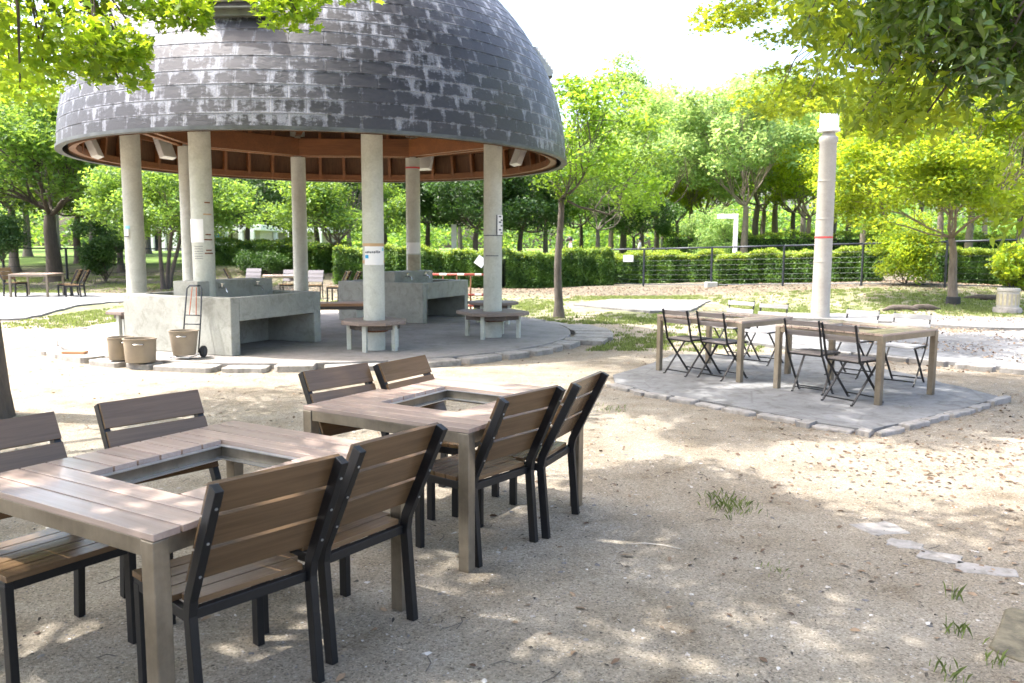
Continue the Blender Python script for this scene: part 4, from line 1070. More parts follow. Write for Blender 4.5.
specs = [
 ('tall', 622, 62, .98, 'tall narrow pale tree rising highest right of the dome', 1),
 ('mid', 596, 46, .66, 'green tree directly behind the slim young tree', 1),
 ('low', 632, 48, .62, 'low dark crowned tree beyond the hedge sign', 1),
 ('pale', 662, 53, .93, 'pale green tree with grey trunk left of the white angled post', 1),
 ('pale', 688, 60, 1.0, 'pale rounded tree farther back, second left of the white angled post', 2),
 ('pale', 742, 50, 1.00, 'thick forked trunk tree just right of the white angled post', 3),
 ('mid', 753, 58, 1.10, 'tree with straight reddish trunk, second right of the white angled post', 2),
 ('pale', 772, 62, 1.15, 'pale tree third right of the white angled post', 1),
 ('yellow', 806, 52, .85, 'yellow green tree just left of the tall pole', 1),
 ('mid', 845, 54, .9, 'leaning trunk tree just right of the tall pole', 3),
 ('yellow', 860, 44, .80, 'yellow green tree behind the round shrub', 2),
 ('pale', 915, 58, 1.1, 'pale tree seen between the round shrub and the forked tree', 2),
 ('mid', 965, 48, 1.0, 'dense green tree directly behind the forked tree', 1),
 ('yellow', 1015, 40, .95, 'yellow green tree behind the short fluted pedestal', 1),
 ('mid', 1050, 34, .9, 'leafy tree cut by the right edge of the photo', 2),
 ('mid', 640, 80, 1.00, 'distant hazy tree low on the skyline between tall tree and pale trees', 3),
 ('pale', 720, 84, 1.3, 'distant pale tree on the skyline above the white angled post', 1),
 ('pale', 800, 86, 1.50, 'distant pale tree on the skyline left of the tall pole', 3),
 ('pale', 880, 88, 1.60, 'distant pale tree on the skyline right of the tall pole', 2),
 ('pale', 980, 84, 1.3, 'distant pale tree on the skyline above the fluted pedestal', 3),
 ('mid', 560, 74, .85, 'distant green tree just right of the dome rim', 2),
 ('pale', 610, 70, 1.05, 'pale green tree low on the skyline left of the tall narrow tree', 3),
 ('pale', 655, 76, 1.15, 'pale green tree low on the skyline right of the tall narrow tree', 1),
 ('pale', 700, 68, .95, 'pale green tree in the wall of foliage left of the white angled post', 3),
 ('pale', 760, 74, 1.15, 'pale green tree in the wall of foliage right of the white angled post', 2),
 ('mid', 790, 66, 1.0, 'mid green tree in the wall of foliage left of the tall pole', 1),
 ('yellow', 675, 62, .8, 'yellow green low tree in the wall of foliage above the hedge sign', 1),
 # behind the pavilion
 ('lowmid', 338, 36.5, .80, 'tree with pale forked trunk seen beside the taped notice column', 2, dict(barkmat='bark', fork=.30, tr=.24)),
 ('low', 250, 41, .80, 'dark crowned tree behind the nearer sink', 1),
 ('low', 292, 46, .85, 'dark tree hidden partly by the back left column', 2),
 ('low', 386, 42, .85, 'dark spreading tree between the middle columns', 1),
 ('low', 428, 48, .9, 'tree with thin trunk right of the back middle column', 1),
 ('low', 476, 41, .85, 'dark leaning tree left of the front right column', 2),
 ('low', 520, 43, .85, 'green tree right of the front right column', 2),
 ('mid', 545, 56, .8, 'taller green tree behind the slim young tree and the dome rim', 1),
 ('mid', 460, 70, .9, 'distant tree filling the gap left of the front right column', 3),
 ('mid', 350, 72, .9, 'distant tree filling the gap beside the forked trunk', 2),
 ('mid', 270, 78, .8, 'distant tree above the white roofed building', 1),
 ('low', 208, 47, .85, 'green tree hidden partly by the paper notice column', 2),
 ('low', 318, 52, 1.0, 'dark wide tree low behind the back left column', 3),
 ('low', 410, 56, 1.0, 'dark wide tree low behind the middle columns', 3),
 ('low', 500, 54, 1.0, 'dark wide tree low behind the front right column', 1),
 ('low', 232, 56, .9, 'dark wide tree above the vending machine', 3),
 ('lowmid', 580, 60, 1.0, 'green wide tree low behind the person in the white shirt', 3),
 ('yellow', 700, 72, 1.1, 'yellow green wide tree low behind the white angled post', 3),
 ('yellow', 935, 40, .9, 'yellow green tree between the round shrub and the forked tree', 1),
 ('mid', 830, 70, 1.1, 'green wide tree low behind the tall pole', 1),
 # left
 ('lowmid', 168, 29, .70, 'leaning dark trunked tree just right of the leftmost column', 3, dict(stems=3, tr=.20, fork=.42, lean=(-.9, .2))),
 ('lowmid', 55, 32.5, 1.05, 'stout dark trunked tree behind the distant chairs at the left', 1, dict(tr=.30)),
 ('mid', 16, 38, .9, 'grey trunked tree at the far left edge', 3),
 ('low', 80, 40, .95, 'dark tree standing just right of the stout trunk at the left', 2),
 ('lowmid', 122, 38, .9, 'bright green tree just left of the leftmost column', 1),
 ('mid', 30, 52, 1.0, 'tall green tree filling the background at the left edge', 1),
 ('mid', 95, 56, 1.05, 'tall green tree filling the background left of the dome', 2),
 ('yellow', -30, 44, 1.0, 'yellow green tree beyond the left edge', 2),
 ('mid', 150, 60, .9, 'distant green tree between the two left columns', 3),
 ('mid', 60, 80, 1.2, 'most distant green tree at the upper left', 1),
 ('mid', 180, 86, 1.0, 'most distant green tree behind the paper notice column', 2),
 ('mid', -60, 64, 1.2, 'big green tree outside the left edge', 3),
]
for s_ in specs:
    kw = s_[6] if len(s_) > 6 else {}
    ft(s_[0], s_[1], s_[2], s_[3], s_[4], s_[5], **kw)

# distant wood (one mass)
g = np.random.default_rng(99); n = 260
xs = g.uniform(-110, 130, n); ys = g.uniform(98, 140, n); hs = g.uniform(5, 9.5, n)
cc = np.stack([xs, ys, hs*.6+.6], 1); idx = np.repeat(np.arange(n), 260); d = g.normal(size=(len(idx), 3)); d /= np.linalg.norm(d, axis=1)[:, None]
P = cc[idx]+d*np.stack([np.full(n, 4.0), np.full(n, 3.0), hs*.55], 1)[idx]*(g.uniform(.5, 1, len(idx))**.5)[:, None]; P[:, 2] = np.maximum(P[:, 2], .6)
V, F, v = leafcloud(P, .75, 'quad', g=g, clumpvar=g.uniform(0, 1, n)[idx]); np_mesh('distant_wood', V, F, 'midleaf', v, kind='stuff')

# ------------------------------------------------------------------ near canopy trees, shaped cluster by cluster
SUN_EL, SUN_AZ = R(63), R(183)          # azimuth measured as direction TO the sun in the xy plane (x right, y ahead)
SD = np.array([math.cos(SUN_EL)*math.cos(SUN_AZ), math.cos(SUN_EL)*math.sin(SUN_AZ), math.sin(SUN_EL)])
def landing(P): return P-SD*(P[:, 2:3]/SD[2])
def inframe(P, m=25):
    x, y, d = scr(P); return (x > -m) & (x < 1024+m) & (y > -m) & (y < 683+m) & (d > .3)
def build_canopy(name, label, base, trunk_pts, trunk_r, cc, rad, per, ls, kind, mat, barkmat, seed, keep=None, nlimb=9, up=.9, droop=0, flat=.4, twig=True):
    g = np.random.default_rng(seed)
    root = empty(name, base, label=label, cat='tree'); b = np.array(base)
    m = MB(); tp = [Vector(p)-Vector(base) for p in trunk_pts]; m.tube(tp, trunk_r, 16, cap=False)
    limbs(m, tp[-1], cc-b, trunk_r[-1]*.9, g, nlimb, .06, .30)
    m.build('trunk', barkmat, root, smooth=True)
    per_ = np.array(per if hasattr(per, '__len__') else [per]*len(cc)); idx0 = np.repeat(np.arange(len(cc)), per_)
    P, idx = clump_points(cc[idx0], rad, 1, g, flat); idx = idx0
    cv = g.uniform(0, 1, len(cc))[idx]
    k = ~sunhole(landing(P)); P = P[k]; cv = cv[k]
    if keep is not None: k = keep(P); P = P[k]; cv = cv[k]
    V, F, v = leafcloud(P, ls, kind, up=up, droop=droop, g=g, clumpvar=cv); np_mesh('crown', V-b, F, mat, v, root)
    return root
def screen_cluster(px, py, d):
    v = _F+_Rt*((px-512)/FPX)-_Up*((py-341.5)/FPX); return np.array(v)*d+np.array([0, 0, CAMH])
g = np.random.default_rng(3)
# --- left maple: sprays that hang into the top left of the view
vis = []
while len(vis) < 64:
    px = g.uniform(-60, 330); py = g.uniform(-60, 115)
    lim = 78-.10*px if px < 120 else (60 if px < 150 else (20 if px < 205 else (-12 if px < 262 else 16)))
    if px < 55: lim = 112
    if px > 300: lim = -4
    if py > lim: continue
    if 8 < px < 60 and py > 95 and g.uniform() < .6: continue
    vis.append(screen_cluster(px, py, g.uniform(6.2, 8.6)))
for px, py in ((272, 4), (285, 12), (298, 14), (290, 0), (150, 55), (130, 72), (118, 78), (95, 74), (140, 62), (178, 12), (190, 20), (186, 6), (355, -6)): vis.append(screen_cluster(px, py, 7.2))
vis = np.array(vis)
def shade_region(L):
    x, y = L[:, 0], L[:, 1]
    fore = (y < 5.6-.10*(x-0)+.35*np.sin(x*2.1)) & (x < 3.0+.25*np.sin(y*3)) & (y > -2.5) & (x > -7)
    fore |= (x < -2.3) & (y < 6.0) & (x > -8)
    fore &= ~((x > -.7) & (x < .45) & (y > 3.1-.25*x) & (y < 3.3-.25*x))
    fore &= ~((x < -1.9) & (x > -2.6) & (y < 3.1) & (y > 2.4))
    pad = (x > 1.0) & (x < 5.6) & (y > 6.75) & (y < 12.3)
    return fore, pad
def sunhole(L):                    # leaves cut out of the crowns so flecks of sun land at set spots
    h = np.zeros(len(L), bool); wob = .12*np.sin(L[:, 0]*31)+.12*np.sin(L[:, 1]*37)
    for cx, cy_, rx_, ry_, a_ in ((-.32, 2.70, .27, .15, .2), (-1.80, 3.12, .20, .20, 0), (-1.45, 2.95, .40, .13, .3), (-.05, 3.22, .50, .07, -.35), (.62, 2.98, .35, .06, -.3), (1.25, 2.78, .22, .06, -.3), (-.62, 2.48, .12, .04, -.4), (-2.05, 2.72, .26, .12, 0), (-.9, 4.3, .3, .1, .3), (.15, 4.25, .22, .1, .4)):
        dx = L[:, 0]-cx; dy = L[:, 1]-cy_; u = dx*math.cos(a_)+dy*math.sin(a_); v = -dx*math.sin(a_)+dy*math.cos(a_)
        h |= (u/rx_)**2+(v/ry_)**2 < 1+wob
    return h
def sample(n, zlo, zhi, which, g, xr=(-10, 8), yr=(-3, 14), dens=1.0):
    out = []
    while len(out) < n:
        P = np.stack([g.uniform(*xr, 400), g.uniform(*yr, 400), g.uniform(zlo, zhi, 400)], 1)
        f, p = shade_region(landing(P)); ok = (f if which == 'f' else p) & ~inframe(P, 70)
        out += list(P[ok])
    return np.array(out[:n])
def keep_out(P): return ~inframe(P, -2)
topL = sample(190, 4.6, 7.2, 'f', g)
topR = sample(185, 5.2, 7.6, 'f', g)
padC = sample(120, 6.6, 8.4, 'p', g)
base = (-4.93, 7.4, 0)
tp = [(-4.89, 7.4, -.1), (-4.90, 7.4, .25), (-4.92, 7.38, 1.2), (-5.0, 7.3, 2.2), (-4.92, 7.2, 3.0), (-4.72, 7.1, 3.7), (-4.70, 6.95, 4.4)]
def keepL(P):
    x, y, d = scr(P); fr = inframe(P, 0)
    return ~fr | (y < np.where(x < 60, 126+8*np.sin(x*.3), np.where(x < 152, 92-.04*x+5*np.sin(x*.35), np.where(x < 212, 34, np.where(x < 252, -5, np.where(x < 320, 32, 3))))))
build_canopy('maple_tree', 'near maple at the left edge with bright sprays hanging over the dome', base, tp, [.27, .235, .20, .18, .175, .17, .15], np.concatenate([vis, topL]), .42, [88]*len(vis)+[250]*len(topL), .105, 'maple', 'maple', 'darkbark', 61, keepL, 10, up=.8, flat=.38)
# --- camphor at the right, out of frame trunk, dark leaves hang into the top right
visd = []; visb = []
while len(visd) < 70:
    px = g.uniform(880, 1120); py = g.uniform(-90, 100)
    if py > 20+(px-880)*.55 or py > 92: continue
    visd.append(screen_cluster(px, py, g.uniform(6.5, 8.5)))
while len(visb) < 46:
    px = g.uniform(800, 960); py = g.uniform(-60, 130)
    if py < (px-860)*.8-10 and px > 880: continue
    if py > 30+(px-800)*1.3: continue
    visb.append(screen_cluster(px, py, g.uniform(7.5, 9.5)))
for px, py in ((1022, 165), (1020, 228), (1030, 215)): visb.append(screen_cluster(px, py, 8.0))
visd = np.array(visd); visb = np.array(visb)
def keepR(P):
    x, y, d = scr(P); fr = inframe(P, 0)
    return ~fr | ((x > 790) & (y < np.where(x < 842, 112, np.where(x < 990, 138+9*np.sin(x*.21)+5*np.sin(x*.6), 262))))
build_canopy('camphor_tree', 'near evergreen whose dark drooping leaves fill the top right corner', (7.6, 6.2, 0), [(7.6, 6.2, -.1), (7.6, 6.2, .4), (7.5, 6.3, 1.8), (7.3, 6.4, 3.2), (7.0, 6.5, 4.4), (6.6, 6.6, 5.2)], [.42, .34, .30, .28, .25, .22], np.concatenate([visd, padC]), .5, [125]*len(visd)+[230]*len(padC), .15, 'long', 'camphor', 'darkbark', 62, keepR, 10, up=.35, droop=.9, flat=.6)
build_canopy('evergreen_tree', 'near evergreen with sunlit yellow leaves hanging beside the top of the tall pole', (10.2, 8.6, 0), [(10.2, 8.6, -.1), (10.2, 8.6, .4), (10.0, 8.6, 2.0), (9.6, 8.6, 3.4), (9.0, 8.6, 4.6), (8.4, 8.5, 5.4)], [.32, .26, .22, .2, .18, .16], visb, .46, 66, .135, 'long', 'bright', 'darkbark', 63, keepR, 7, up=.35, droop=.8, flat=.6)
# spray of fine leaves, upper right of centre
vs_ = []
while len(vs_) < 46:
    px = g.uniform(700, 860); py = g.uniform(-50, 122)
    a_ = (py < 18+.20*(px-690)) or (px > 745 and 66 < py < 120)
    if not a_: continue
    vs_.append(screen_cluster(px, py, g.uniform(11.5, 14.0)))
vs_ = np.array(vs_)
def keepS(P):
    x, y, d = scr(P); return ~inframe(P, 0) | ((x > 688) & (y < np.where(abs(x-823) < 20, 112, 140)))
build_canopy('zelkova_tree', 'tree outside the right edge whose layered fine sprays reach over the pole top', (10.5, 13.0, 0), [(10.5, 13, -.1), (10.4, 13, .5), (10.2, 13, 2.4), (9.7, 13, 3.8), (9.0, 13, 4.9), (8.0, 13, 5.6)], [.34, .28, .24, .2, .17, .14], vs_, .62, 190, .105, 'maple', 'bright', 'bark', 64, keepS, 8, up=1.1, flat=.22)
# --- tree behind the camera that shades the foreground
build_canopy('shade_tree', 'broad tree standing behind the camera and shading the near tables', (1.6, -3.4, 0), [(1.6, -3.4, -.1), (1.6, -3.4, .4), (1.5, -3.2, 2.2), (1.2, -2.8, 3.9), (.9, -2.2, 5.0)], [.42, .33, .29, .26, .22], topR, .62, 330, .135, 'leaf', 'midleaf', 'darkbark', 65, keep_out, 9, up=.9, flat=.4)

# ------------------------------------------------------------------ buildings far left behind the trees
def far_building(px0, px1, Y, ytop, ybot, label, door=False):
    X0, _, Z = at(px0, Y); X1 = (px1-512)/813*Y; h = zat(ytop, Y)-Z
    t = empty('park_building', (X0, Y, Z), label=label, cat='building'); w = X1-X0
    MB().box((w/2, 2.5, h/2), (w, 5, h)).build('wall', 'building', t, bevel=.02)
    MB().box((w/2, 2.3, h+.22), (w+.6, 6.0, .44)).build('roof', 'white', t, bevel=.03)
    for k in range(4): MB().box((w*(.12+.25*k), -.55, h/2), (.35, .35, h)).build('pillar', 'white', t, bevel=.02)
    if door: MB().box((w*.5, -.02, 1.0), (1.1, .05, 2.0)).build('door', 'fence', t)
    return t
far_building(217, 262, 66, 232, 252, 'low beige building with white roof edge and pillars behind the trees at the left')
far_building(272, 330, 70, 234, 252, 'beige building wall glimpsed right of the nearer sink trees')
far_building(140, 186, 72, 233, 252, 'pale building glimpsed between the leaning dark trunks', True)
X, Y, Z = at(221, 58)
t = empty('vending_machine', (X, Y, Z), R(6), label='white and blue vending machine standing in front of the beige building', cat='vending machine')
MB().box((0, 0, .95), (1.0, .75, 1.9)).build('body', 'white', t, bevel=.03)
MB().box((-.1, -.385, 1.3), (.7, .03, .75)).build('display', simple('vend_display', (.35, .45, .55), .2), t)
m = MB()
for r in range(3):
    for c_ in range(6): m.box((-.38+.11*c_, -.41, 1.08+.24*r), (.06, .03, .16))
m.build('bottles', 'blueink', t)
MB().box((-.1, -.385, .55), (.7, .03, .28)).build('slot_panel', 'blueink', t)

# ------------------------------------------------------------------ people beyond the hedge
def person(px, Y, h, label, walk=0, yaw=0, hat=False, hold=False):
    X, Y, Z = at(px, Y); s = h/1.65
    root = empty('person', (X, Y, Z), yaw, label=label, cat='person'); root.scale = (s,)*3
    J = {'pel': (0, 0, .92), 'bel': (0, 0, 1.08), 'che': (0, 0, 1.27), 'nek': (0, .005, 1.42), 'nk2': (.01, 0, 1.47), 'hd1': (.02, 0, 1.54), 'hd2': (.015, 0, 1.60),
         'shl': (0, .17, 1.36), 'ell': (.05, .21, 1.10), 'wrl': (.25, .17, 1.10) if hold else (.10, .22, .86), 'hal': (.33, .15, 1.13) if hold else (.12, .22, .78),
         'shr': (0, -.17, 1.36), 'elr': (.04, -.22, 1.10), 'wrr': (.24, -.17, 1.10) if hold else (.08, -.23, .86), 'har': (.32, -.14, 1.13) if hold else (.10, -.23, .78),
         'hpl': (0, .09, .86), 'knl': (.12*walk, .09, .48), 'anl': (.10*walk, .09, .08), 'tol': (.10*walk+.14, .10, .03),
         'hpr': (0, -.09, .86), 'knr': (-.02*walk, -.09, .48), 'anr': (-.22*walk, -.09, .10), 'tor': (-.22*walk+.14, -.10, .04)}
    rad = dict(pel=.13, bel=.115, che=.13, nek=.055, nk2=.052, hd1=.085, hd2=.095, shl=.06, ell=.042, wrl=.028, hal=.035, shr=.06, elr=.042, wrr=.028, har=.035, hpl=.085, knl=.058, anl=.038, tol=.034, hpr=.085, knr=.058, anr=.038, tor=.034)
    E = [('pel', 'bel'), ('bel', 'che'), ('che', 'nek'), ('nek', 'nk2'), ('nk2', 'hd1'), ('hd1', 'hd2'), ('che', 'shl'), ('shl', 'ell'), ('ell', 'wrl'), ('wrl', 'hal'), ('che', 'shr'), ('shr', 'elr'), ('elr', 'wrr'), ('wrr', 'har'), ('pel', 'hpl'), ('hpl', 'knl'), ('knl', 'anl'), ('anl', 'tol'), ('pel', 'hpr'), ('hpr', 'knr'), ('knr', 'anr'), ('anr', 'tor')]
    def skin(name, keys, edges, mat, grow, par):
        me = bpy.data.meshes.new(name); ix = {k: i for i, k in enumerate(keys)}
        me.from_pydata([J[k] for k in keys], [(ix[a], ix[b]) for a, b in edges], []); me.materials.append(MAT[mat])
        o = bpy.data.objects.new(name, me); C.objects.link(o); o.parent = par
        sk = o.modifiers.new('skin', 'SKIN'); sb = o.modifiers.new('sub', 'SUBSURF'); sb.levels = 1; sb.render_levels = 2
        if not me.skin_vertices: me.attributes  # layer is made by the modifier
        lay = me.skin_vertices[0].data if me.skin_vertices else None
        if lay is None: return o
        for k, i in ix.items(): lay[i].radius = (rad[k]*grow,)*2
        lay[0].use_root = True; sk.use_smooth_shade = True
        return o
    body = skin('body', list(J), E, 'pinkskin', 1.0, root)
    kk = ['bel', 'che', 'nek', 'shl', 'ell', 'shr', 'elr', 'pel']; ee = [e for e in E if e[0] in kk and e[1] in kk]
    skin('shirt', kk, ee, 'cloth', 1.12, root)
    kk = ['pel', 'hpl', 'knl', 'anl', 'hpr', 'knr', 'anr']; ee = [e for e in E if e[0] in kk and e[1] in kk]
    skin('trousers', kk, ee, 'cloth' if hat else 'darkcloth', 1.12, root)
    m = MB().lathe([(.02, 1.705), (.07, 1.69), (.105, 1.64), (.112, 1.58), (.10, 1.53)], 16, (-.012, 0, 0)); m.build('hair', 'hair', root, smooth=True)
    if hat: MB().lathe([(.17, 1.60), (.12, 1.625), (.115, 1.70), (.07, 1.74), (.01, 1.745)], 20).build('hat', 'white', root, smooth='auto')
    else:
        MB().tube([(-.10, 0, 1.62), (-.15, 0, 1.58), (-.16, 0, 1.48)], [.03, .045, .02], 8).build('ponytail', 'hair', root, smooth=True)
        MB().lathe([(.05, -.035), (.052, 0), (.045, .035)], 12, (.085, 0, 1.56)).build('face_mask', 'white', root, smooth=True)
    if hold:
        MB().box((.36, 0, 1.15), (.16, .22, .12)).build('paper', 'paper', root, bevel=.01)
    return root
p1 = person(569.5, 38.2, 1.84, 'person with dark tied hair, face mask and white shirt walking right beyond the hedge', 0, 0, False, True)
p2 = person(638.5, 46.0, 1.50, 'person in white hat and white clothes beyond the hedge right of the fence sign', .6, PI)
# ------------------------------------------------------------------ litter, pebbles, grass
def scatter_flat(n, xr, yr, g, dens=None):
    x = g.uniform(*xr, n*3); y = g.uniform(*yr, n*3)
    if dens is not None: k = g.uniform(0, 1, len(x)) < dens(x, y); x, y = x[k], y[k]
    x, y = x[:n], y[:n]; return np.stack([x, y, terr(x, y)], 1)
g = np.random.default_rng(17)
def pebbles(n, smin, smax, xr, yr, name, mat, dens=None):
    P = scatter_flat(n, xr, yr, g, dens); n = len(P)
    T = np.array([(1, 0, 0), (0, 1, 0), (-1, 0, 0), (0, -1, 0), (0, 0, .7), (0, 0, -.4), (.6, .6, .3), (-.6, .55, .35), (-.55, -.6, .3), (.6, -.5, .35)])
    FT = np.array([(4, 0, 6), (4, 6, 1), (4, 1, 7), (4, 7, 2), (4, 2, 8), (4, 8, 3), (4, 3, 9), (4, 9, 0), (5, 6, 0), (5, 1, 6), (5, 7, 1), (5, 2, 7), (5, 8, 2), (5, 3, 8), (5, 9, 3), (5, 0, 9)])
    s = smin+(smax-smin)*g.uniform(0, 1, n)**3; a = g.uniform(0, 2*PI, n); ax = g.uniform(.6, 1.3, n)
    V = T[None]*np.stack([s*ax, s/ax, s*.6], 1)[:, None]; V = V*g.uniform(.75, 1.25, V.shape)
    ca, sa = np.cos(a)[:, None], np.sin(a)[:, None]
    V = np.stack([V[..., 0]*ca-V[..., 1]*sa, V[..., 0]*sa+V[..., 1]*ca, V[..., 2]], -1)+P[:, None]
    F = (FT[None]+10*np.arange(n)[:, None, None]).reshape(-1, 3)
    return np_mesh(name, V.reshape(-1, 3), F, mat, np.repeat(g.uniform(0, 1, n), 10), kind='stuff')
b = NB('pebble'); v = b.attr('var'); b.set(Base_Color=b.ramp(v, [(0, (.10, .10, .11)), (.3, (.24, .22, .20)), (.6, (.42, .38, .33)), (.95, (.50, .47, .43)), (1, (.62, .61, .58))]), Roughness=.8); MAT['pebble'] = b.m
pebbles(26000, .0018, .0065, (-4.5, 4.5), (2.2, 7.0), 'grit', 'pebble')
pebbles(14000, .004, .011, (-6, 8), (5.5, 16), 'grit', 'pebble')
pebbles(1900, .005, .017, (-4.5, 5), (2.6, 8), 'pebbles', 'pebble')
def litter(n, size, xr, yr, mat, dens=None, name='fallen_leaves', kind='leaf', lift=.006):
    P = scatter_flat(n, xr, yr, g, dens); P[:, 2] += lift*g.uniform(.3, 1.5, len(P))
    V, F, v = leafcloud(P, size, kind, up=2.2, g=g); return np_mesh(name, V, F, mat, v, kind='stuff')
litter(700, .022, (-3.5, 3.5), (2.3, 6.5), 'darkchip', None, 'dark_debris')
litter(480, .045, (-4.5, 5), (2.3, 7.5), 'litter')
litter(3600, .045, (1.6, 9), (3.6, 9), 'litter', lambda x, y: np.clip((x-.9-.25*y+1.0)/2.2, 0, 1)*np.clip((np.sin(x*2.7+y)+np.sin(y*3.1-x*1.3)+1.4)/3, .12, 1))
litter(5200, .065, (4.5, 16), (10.5, 22), 'litter', lambda x, y: np.clip((np.sin(x*1.3+y*.6)+np.sin(y*2.3-x*.8)+1.0)/3, .05, 1))
def inpoly(x, y, poly):
    c = np.zeros(len(x), bool)
    for i in range(len(poly)):
        (x0, y0), (x1, y1) = poly[i], poly[(i+1) % len(poly)]
        c ^= ((y0 > y) != (y1 > y)) & (x < (x1-x0)*(y-y0)/((y1-y0) if y1 != y0 else 1e-9)+x0)
    return c
PATH1 = [(5.6, 13.6), (6.5, 12.2), (7.2, 10.5), (12, 9.3), (13.8, 14.2), (9.9, 15.5), (8.2, 16.6), (6.6, 17.3)]
PATH2 = [(9.4, 16.3), (14.3, 15.2), (15.6, 17.1), (10.4, 18.4), (8.0, 19.2)]
o = litter(3400, .06, (5.5, 14), (9, 18), 'litter', lambda x, y: inpoly(x, y, PATH1)*np.clip((np.sin(x*1.9+y*1.1)+np.sin(y*2.9-x*.7)+.9)/2.2, .06, 1)); o.location.z = .05
o = litter(1500, .06, (7.5, 16), (15, 20), 'litter', lambda x, y: inpoly(x, y, PATH2)*np.clip((np.sin(x*1.9+y*1.1)+np.sin(y*2.9-x*.7)+1.2)/2.2, .06, 1)); o.location.z = .07
pebbles(2600, .006, .02, (5.8, 13), (9.5, 17), 'grit', 'pebble', lambda x, y: inpoly(x, y, PATH1)*1.0).location.z = .05
litter(11000, .10, (-14, 20), (22, 33), 'litter', lambda x, y: np.clip((y-23)/4, .1, 1)*np.where(x > 0, 1, .8))
litter(1500, .05, (-9, 5), (6, 19), 'litter')
# tiny twigs and chips
m = MB()
gg = random.Random(4)
for k in range(150):
    x = gg.uniform(-4, 4.5); y = gg.uniform(2.4, 8.5); a = gg.uniform(0, PI); L_ = gg.uniform(.03, .12)
    m.tube([(x, y, .006), (x+L_*.5*math.cos(a), y+L_*.5*math.sin(a), .010+gg.uniform(0, .006)), (x+L_*math.cos(a+.3), y+L_*math.sin(a+.3), .006)], .0022, 5)
m.build('twigs', 'bark', kind='stuff')
MB().tube([(0, 0, .006), (.10, .0, .012), (.20, -.02, .008), (.28, -.07, .006)], [.003, .0035, .003, .002], 6).build('bleached_twig', 'pebbletan', smooth=True, label='curved bleached white twig lying on the shaded sand', cat='twig').location = (.62, 4.22, 0)
for x, y, s, r, l in ((-2.30, 3.15, .07, .3, 'curled white and red dead leaf near the bottom left chair leg'), (.60, 4.05, .05, 1.2, 'orange dead leaf beside the bleached twig')):
    V, F, v = leafcloud(np.array([(0, 0, .012)]), s*1.4, 'leaf', up=2.5, g=np.random.default_rng(int(s*999))); o = np_mesh('dead_leaf', V, F, 'litter', v, label=l, cat='leaf'); o.location = (x, y, 0)
# grass: blades
def grass(n, hmin, hmax, xr, yr, dens, name='grass', wid=.006):
    P = scatter_flat(n, xr, yr, g, dens); n = len(P); h = g.uniform(hmin, hmax, n); a = g.uniform(0, 2*PI, n); l = g.uniform(.1, .7, n)*h
    w = wid*g.uniform(.7, 1.4, n); dx, dy = np.cos(a), np.sin(a)
    V = np.empty((n, 5, 3)); z = P[:, 2]
    V[:, 0] = np.stack([P[:, 0]-dy*w, P[:, 1]+dx*w, z], 1); V[:, 1] = np.stack([P[:, 0]+dy*w, P[:, 1]-dx*w, z], 1)
    V[:, 2] = np.stack([P[:, 0]+dy*w*.8+dx*l*.35, P[:, 1]-dx*w*.8+dy*l*.35, z+h*.6], 1); V[:, 4] = np.stack([P[:, 0]-dy*w*.8+dx*l*.35, P[:, 1]+dx*w*.8+dy*l*.35, z+h*.6], 1)
    V[:, 3] = np.stack([P[:, 0]+dx*l, P[:, 1]+dy*l, z+h], 1)
    return np_mesh(name, V.reshape(-1, 3), np.arange(n*5).reshape(n, 5), 'grass', np.repeat(g.uniform(0, 1, n), 5), kind='stuff')
def patchy(x, y):
    big = np.sin(x*.9+y*.4+.6*np.sin(y*1.3))+np.sin(y*.8-x*.5+2+.5*np.sin(x*1.7))
    fine = np.sin(x*5.3+2*np.sin(y*3.1))*np.sin(y*4.7+1.5*np.sin(x*4.3))+.6*np.sin(x*11+y*7)*np.sin(y*13-x*5)
    return np.clip(.42+.30*big+.75*fine, .02, 1)**1.6
def offpave(x, y): return ((x-PC[0])**2+(y-PC[1])**2 > 25)
grass(60000, .02, .06, (-1, 16), (17, 27), lambda x, y: patchy(x, y)*offpave(x, y)*np.where((x > 6) & (y < 19.5), 0, 1)*np.where((x > 1.5) & (x < 6) & (y > 20) & (y < 24.8), 0, 1), wid=.009)
grass(22000, .02, .05, (-12, -5), (15.5, 25), lambda x, y: patchy(x+3, y)*offpave(x, y)*np.where(x < -10.4, 0, 1), wid=.009)
grass(26000, .02, .05, (-1, 5), (12.5, 17.5), lambda x, y: patchy(x*1.3, y*1.3)*offpave(x, y)*.7, wid=.007)
grass(26000, .02, .05, (-22, -9), (26, 38), lambda x, y: patchy(x, y), wid=.012)
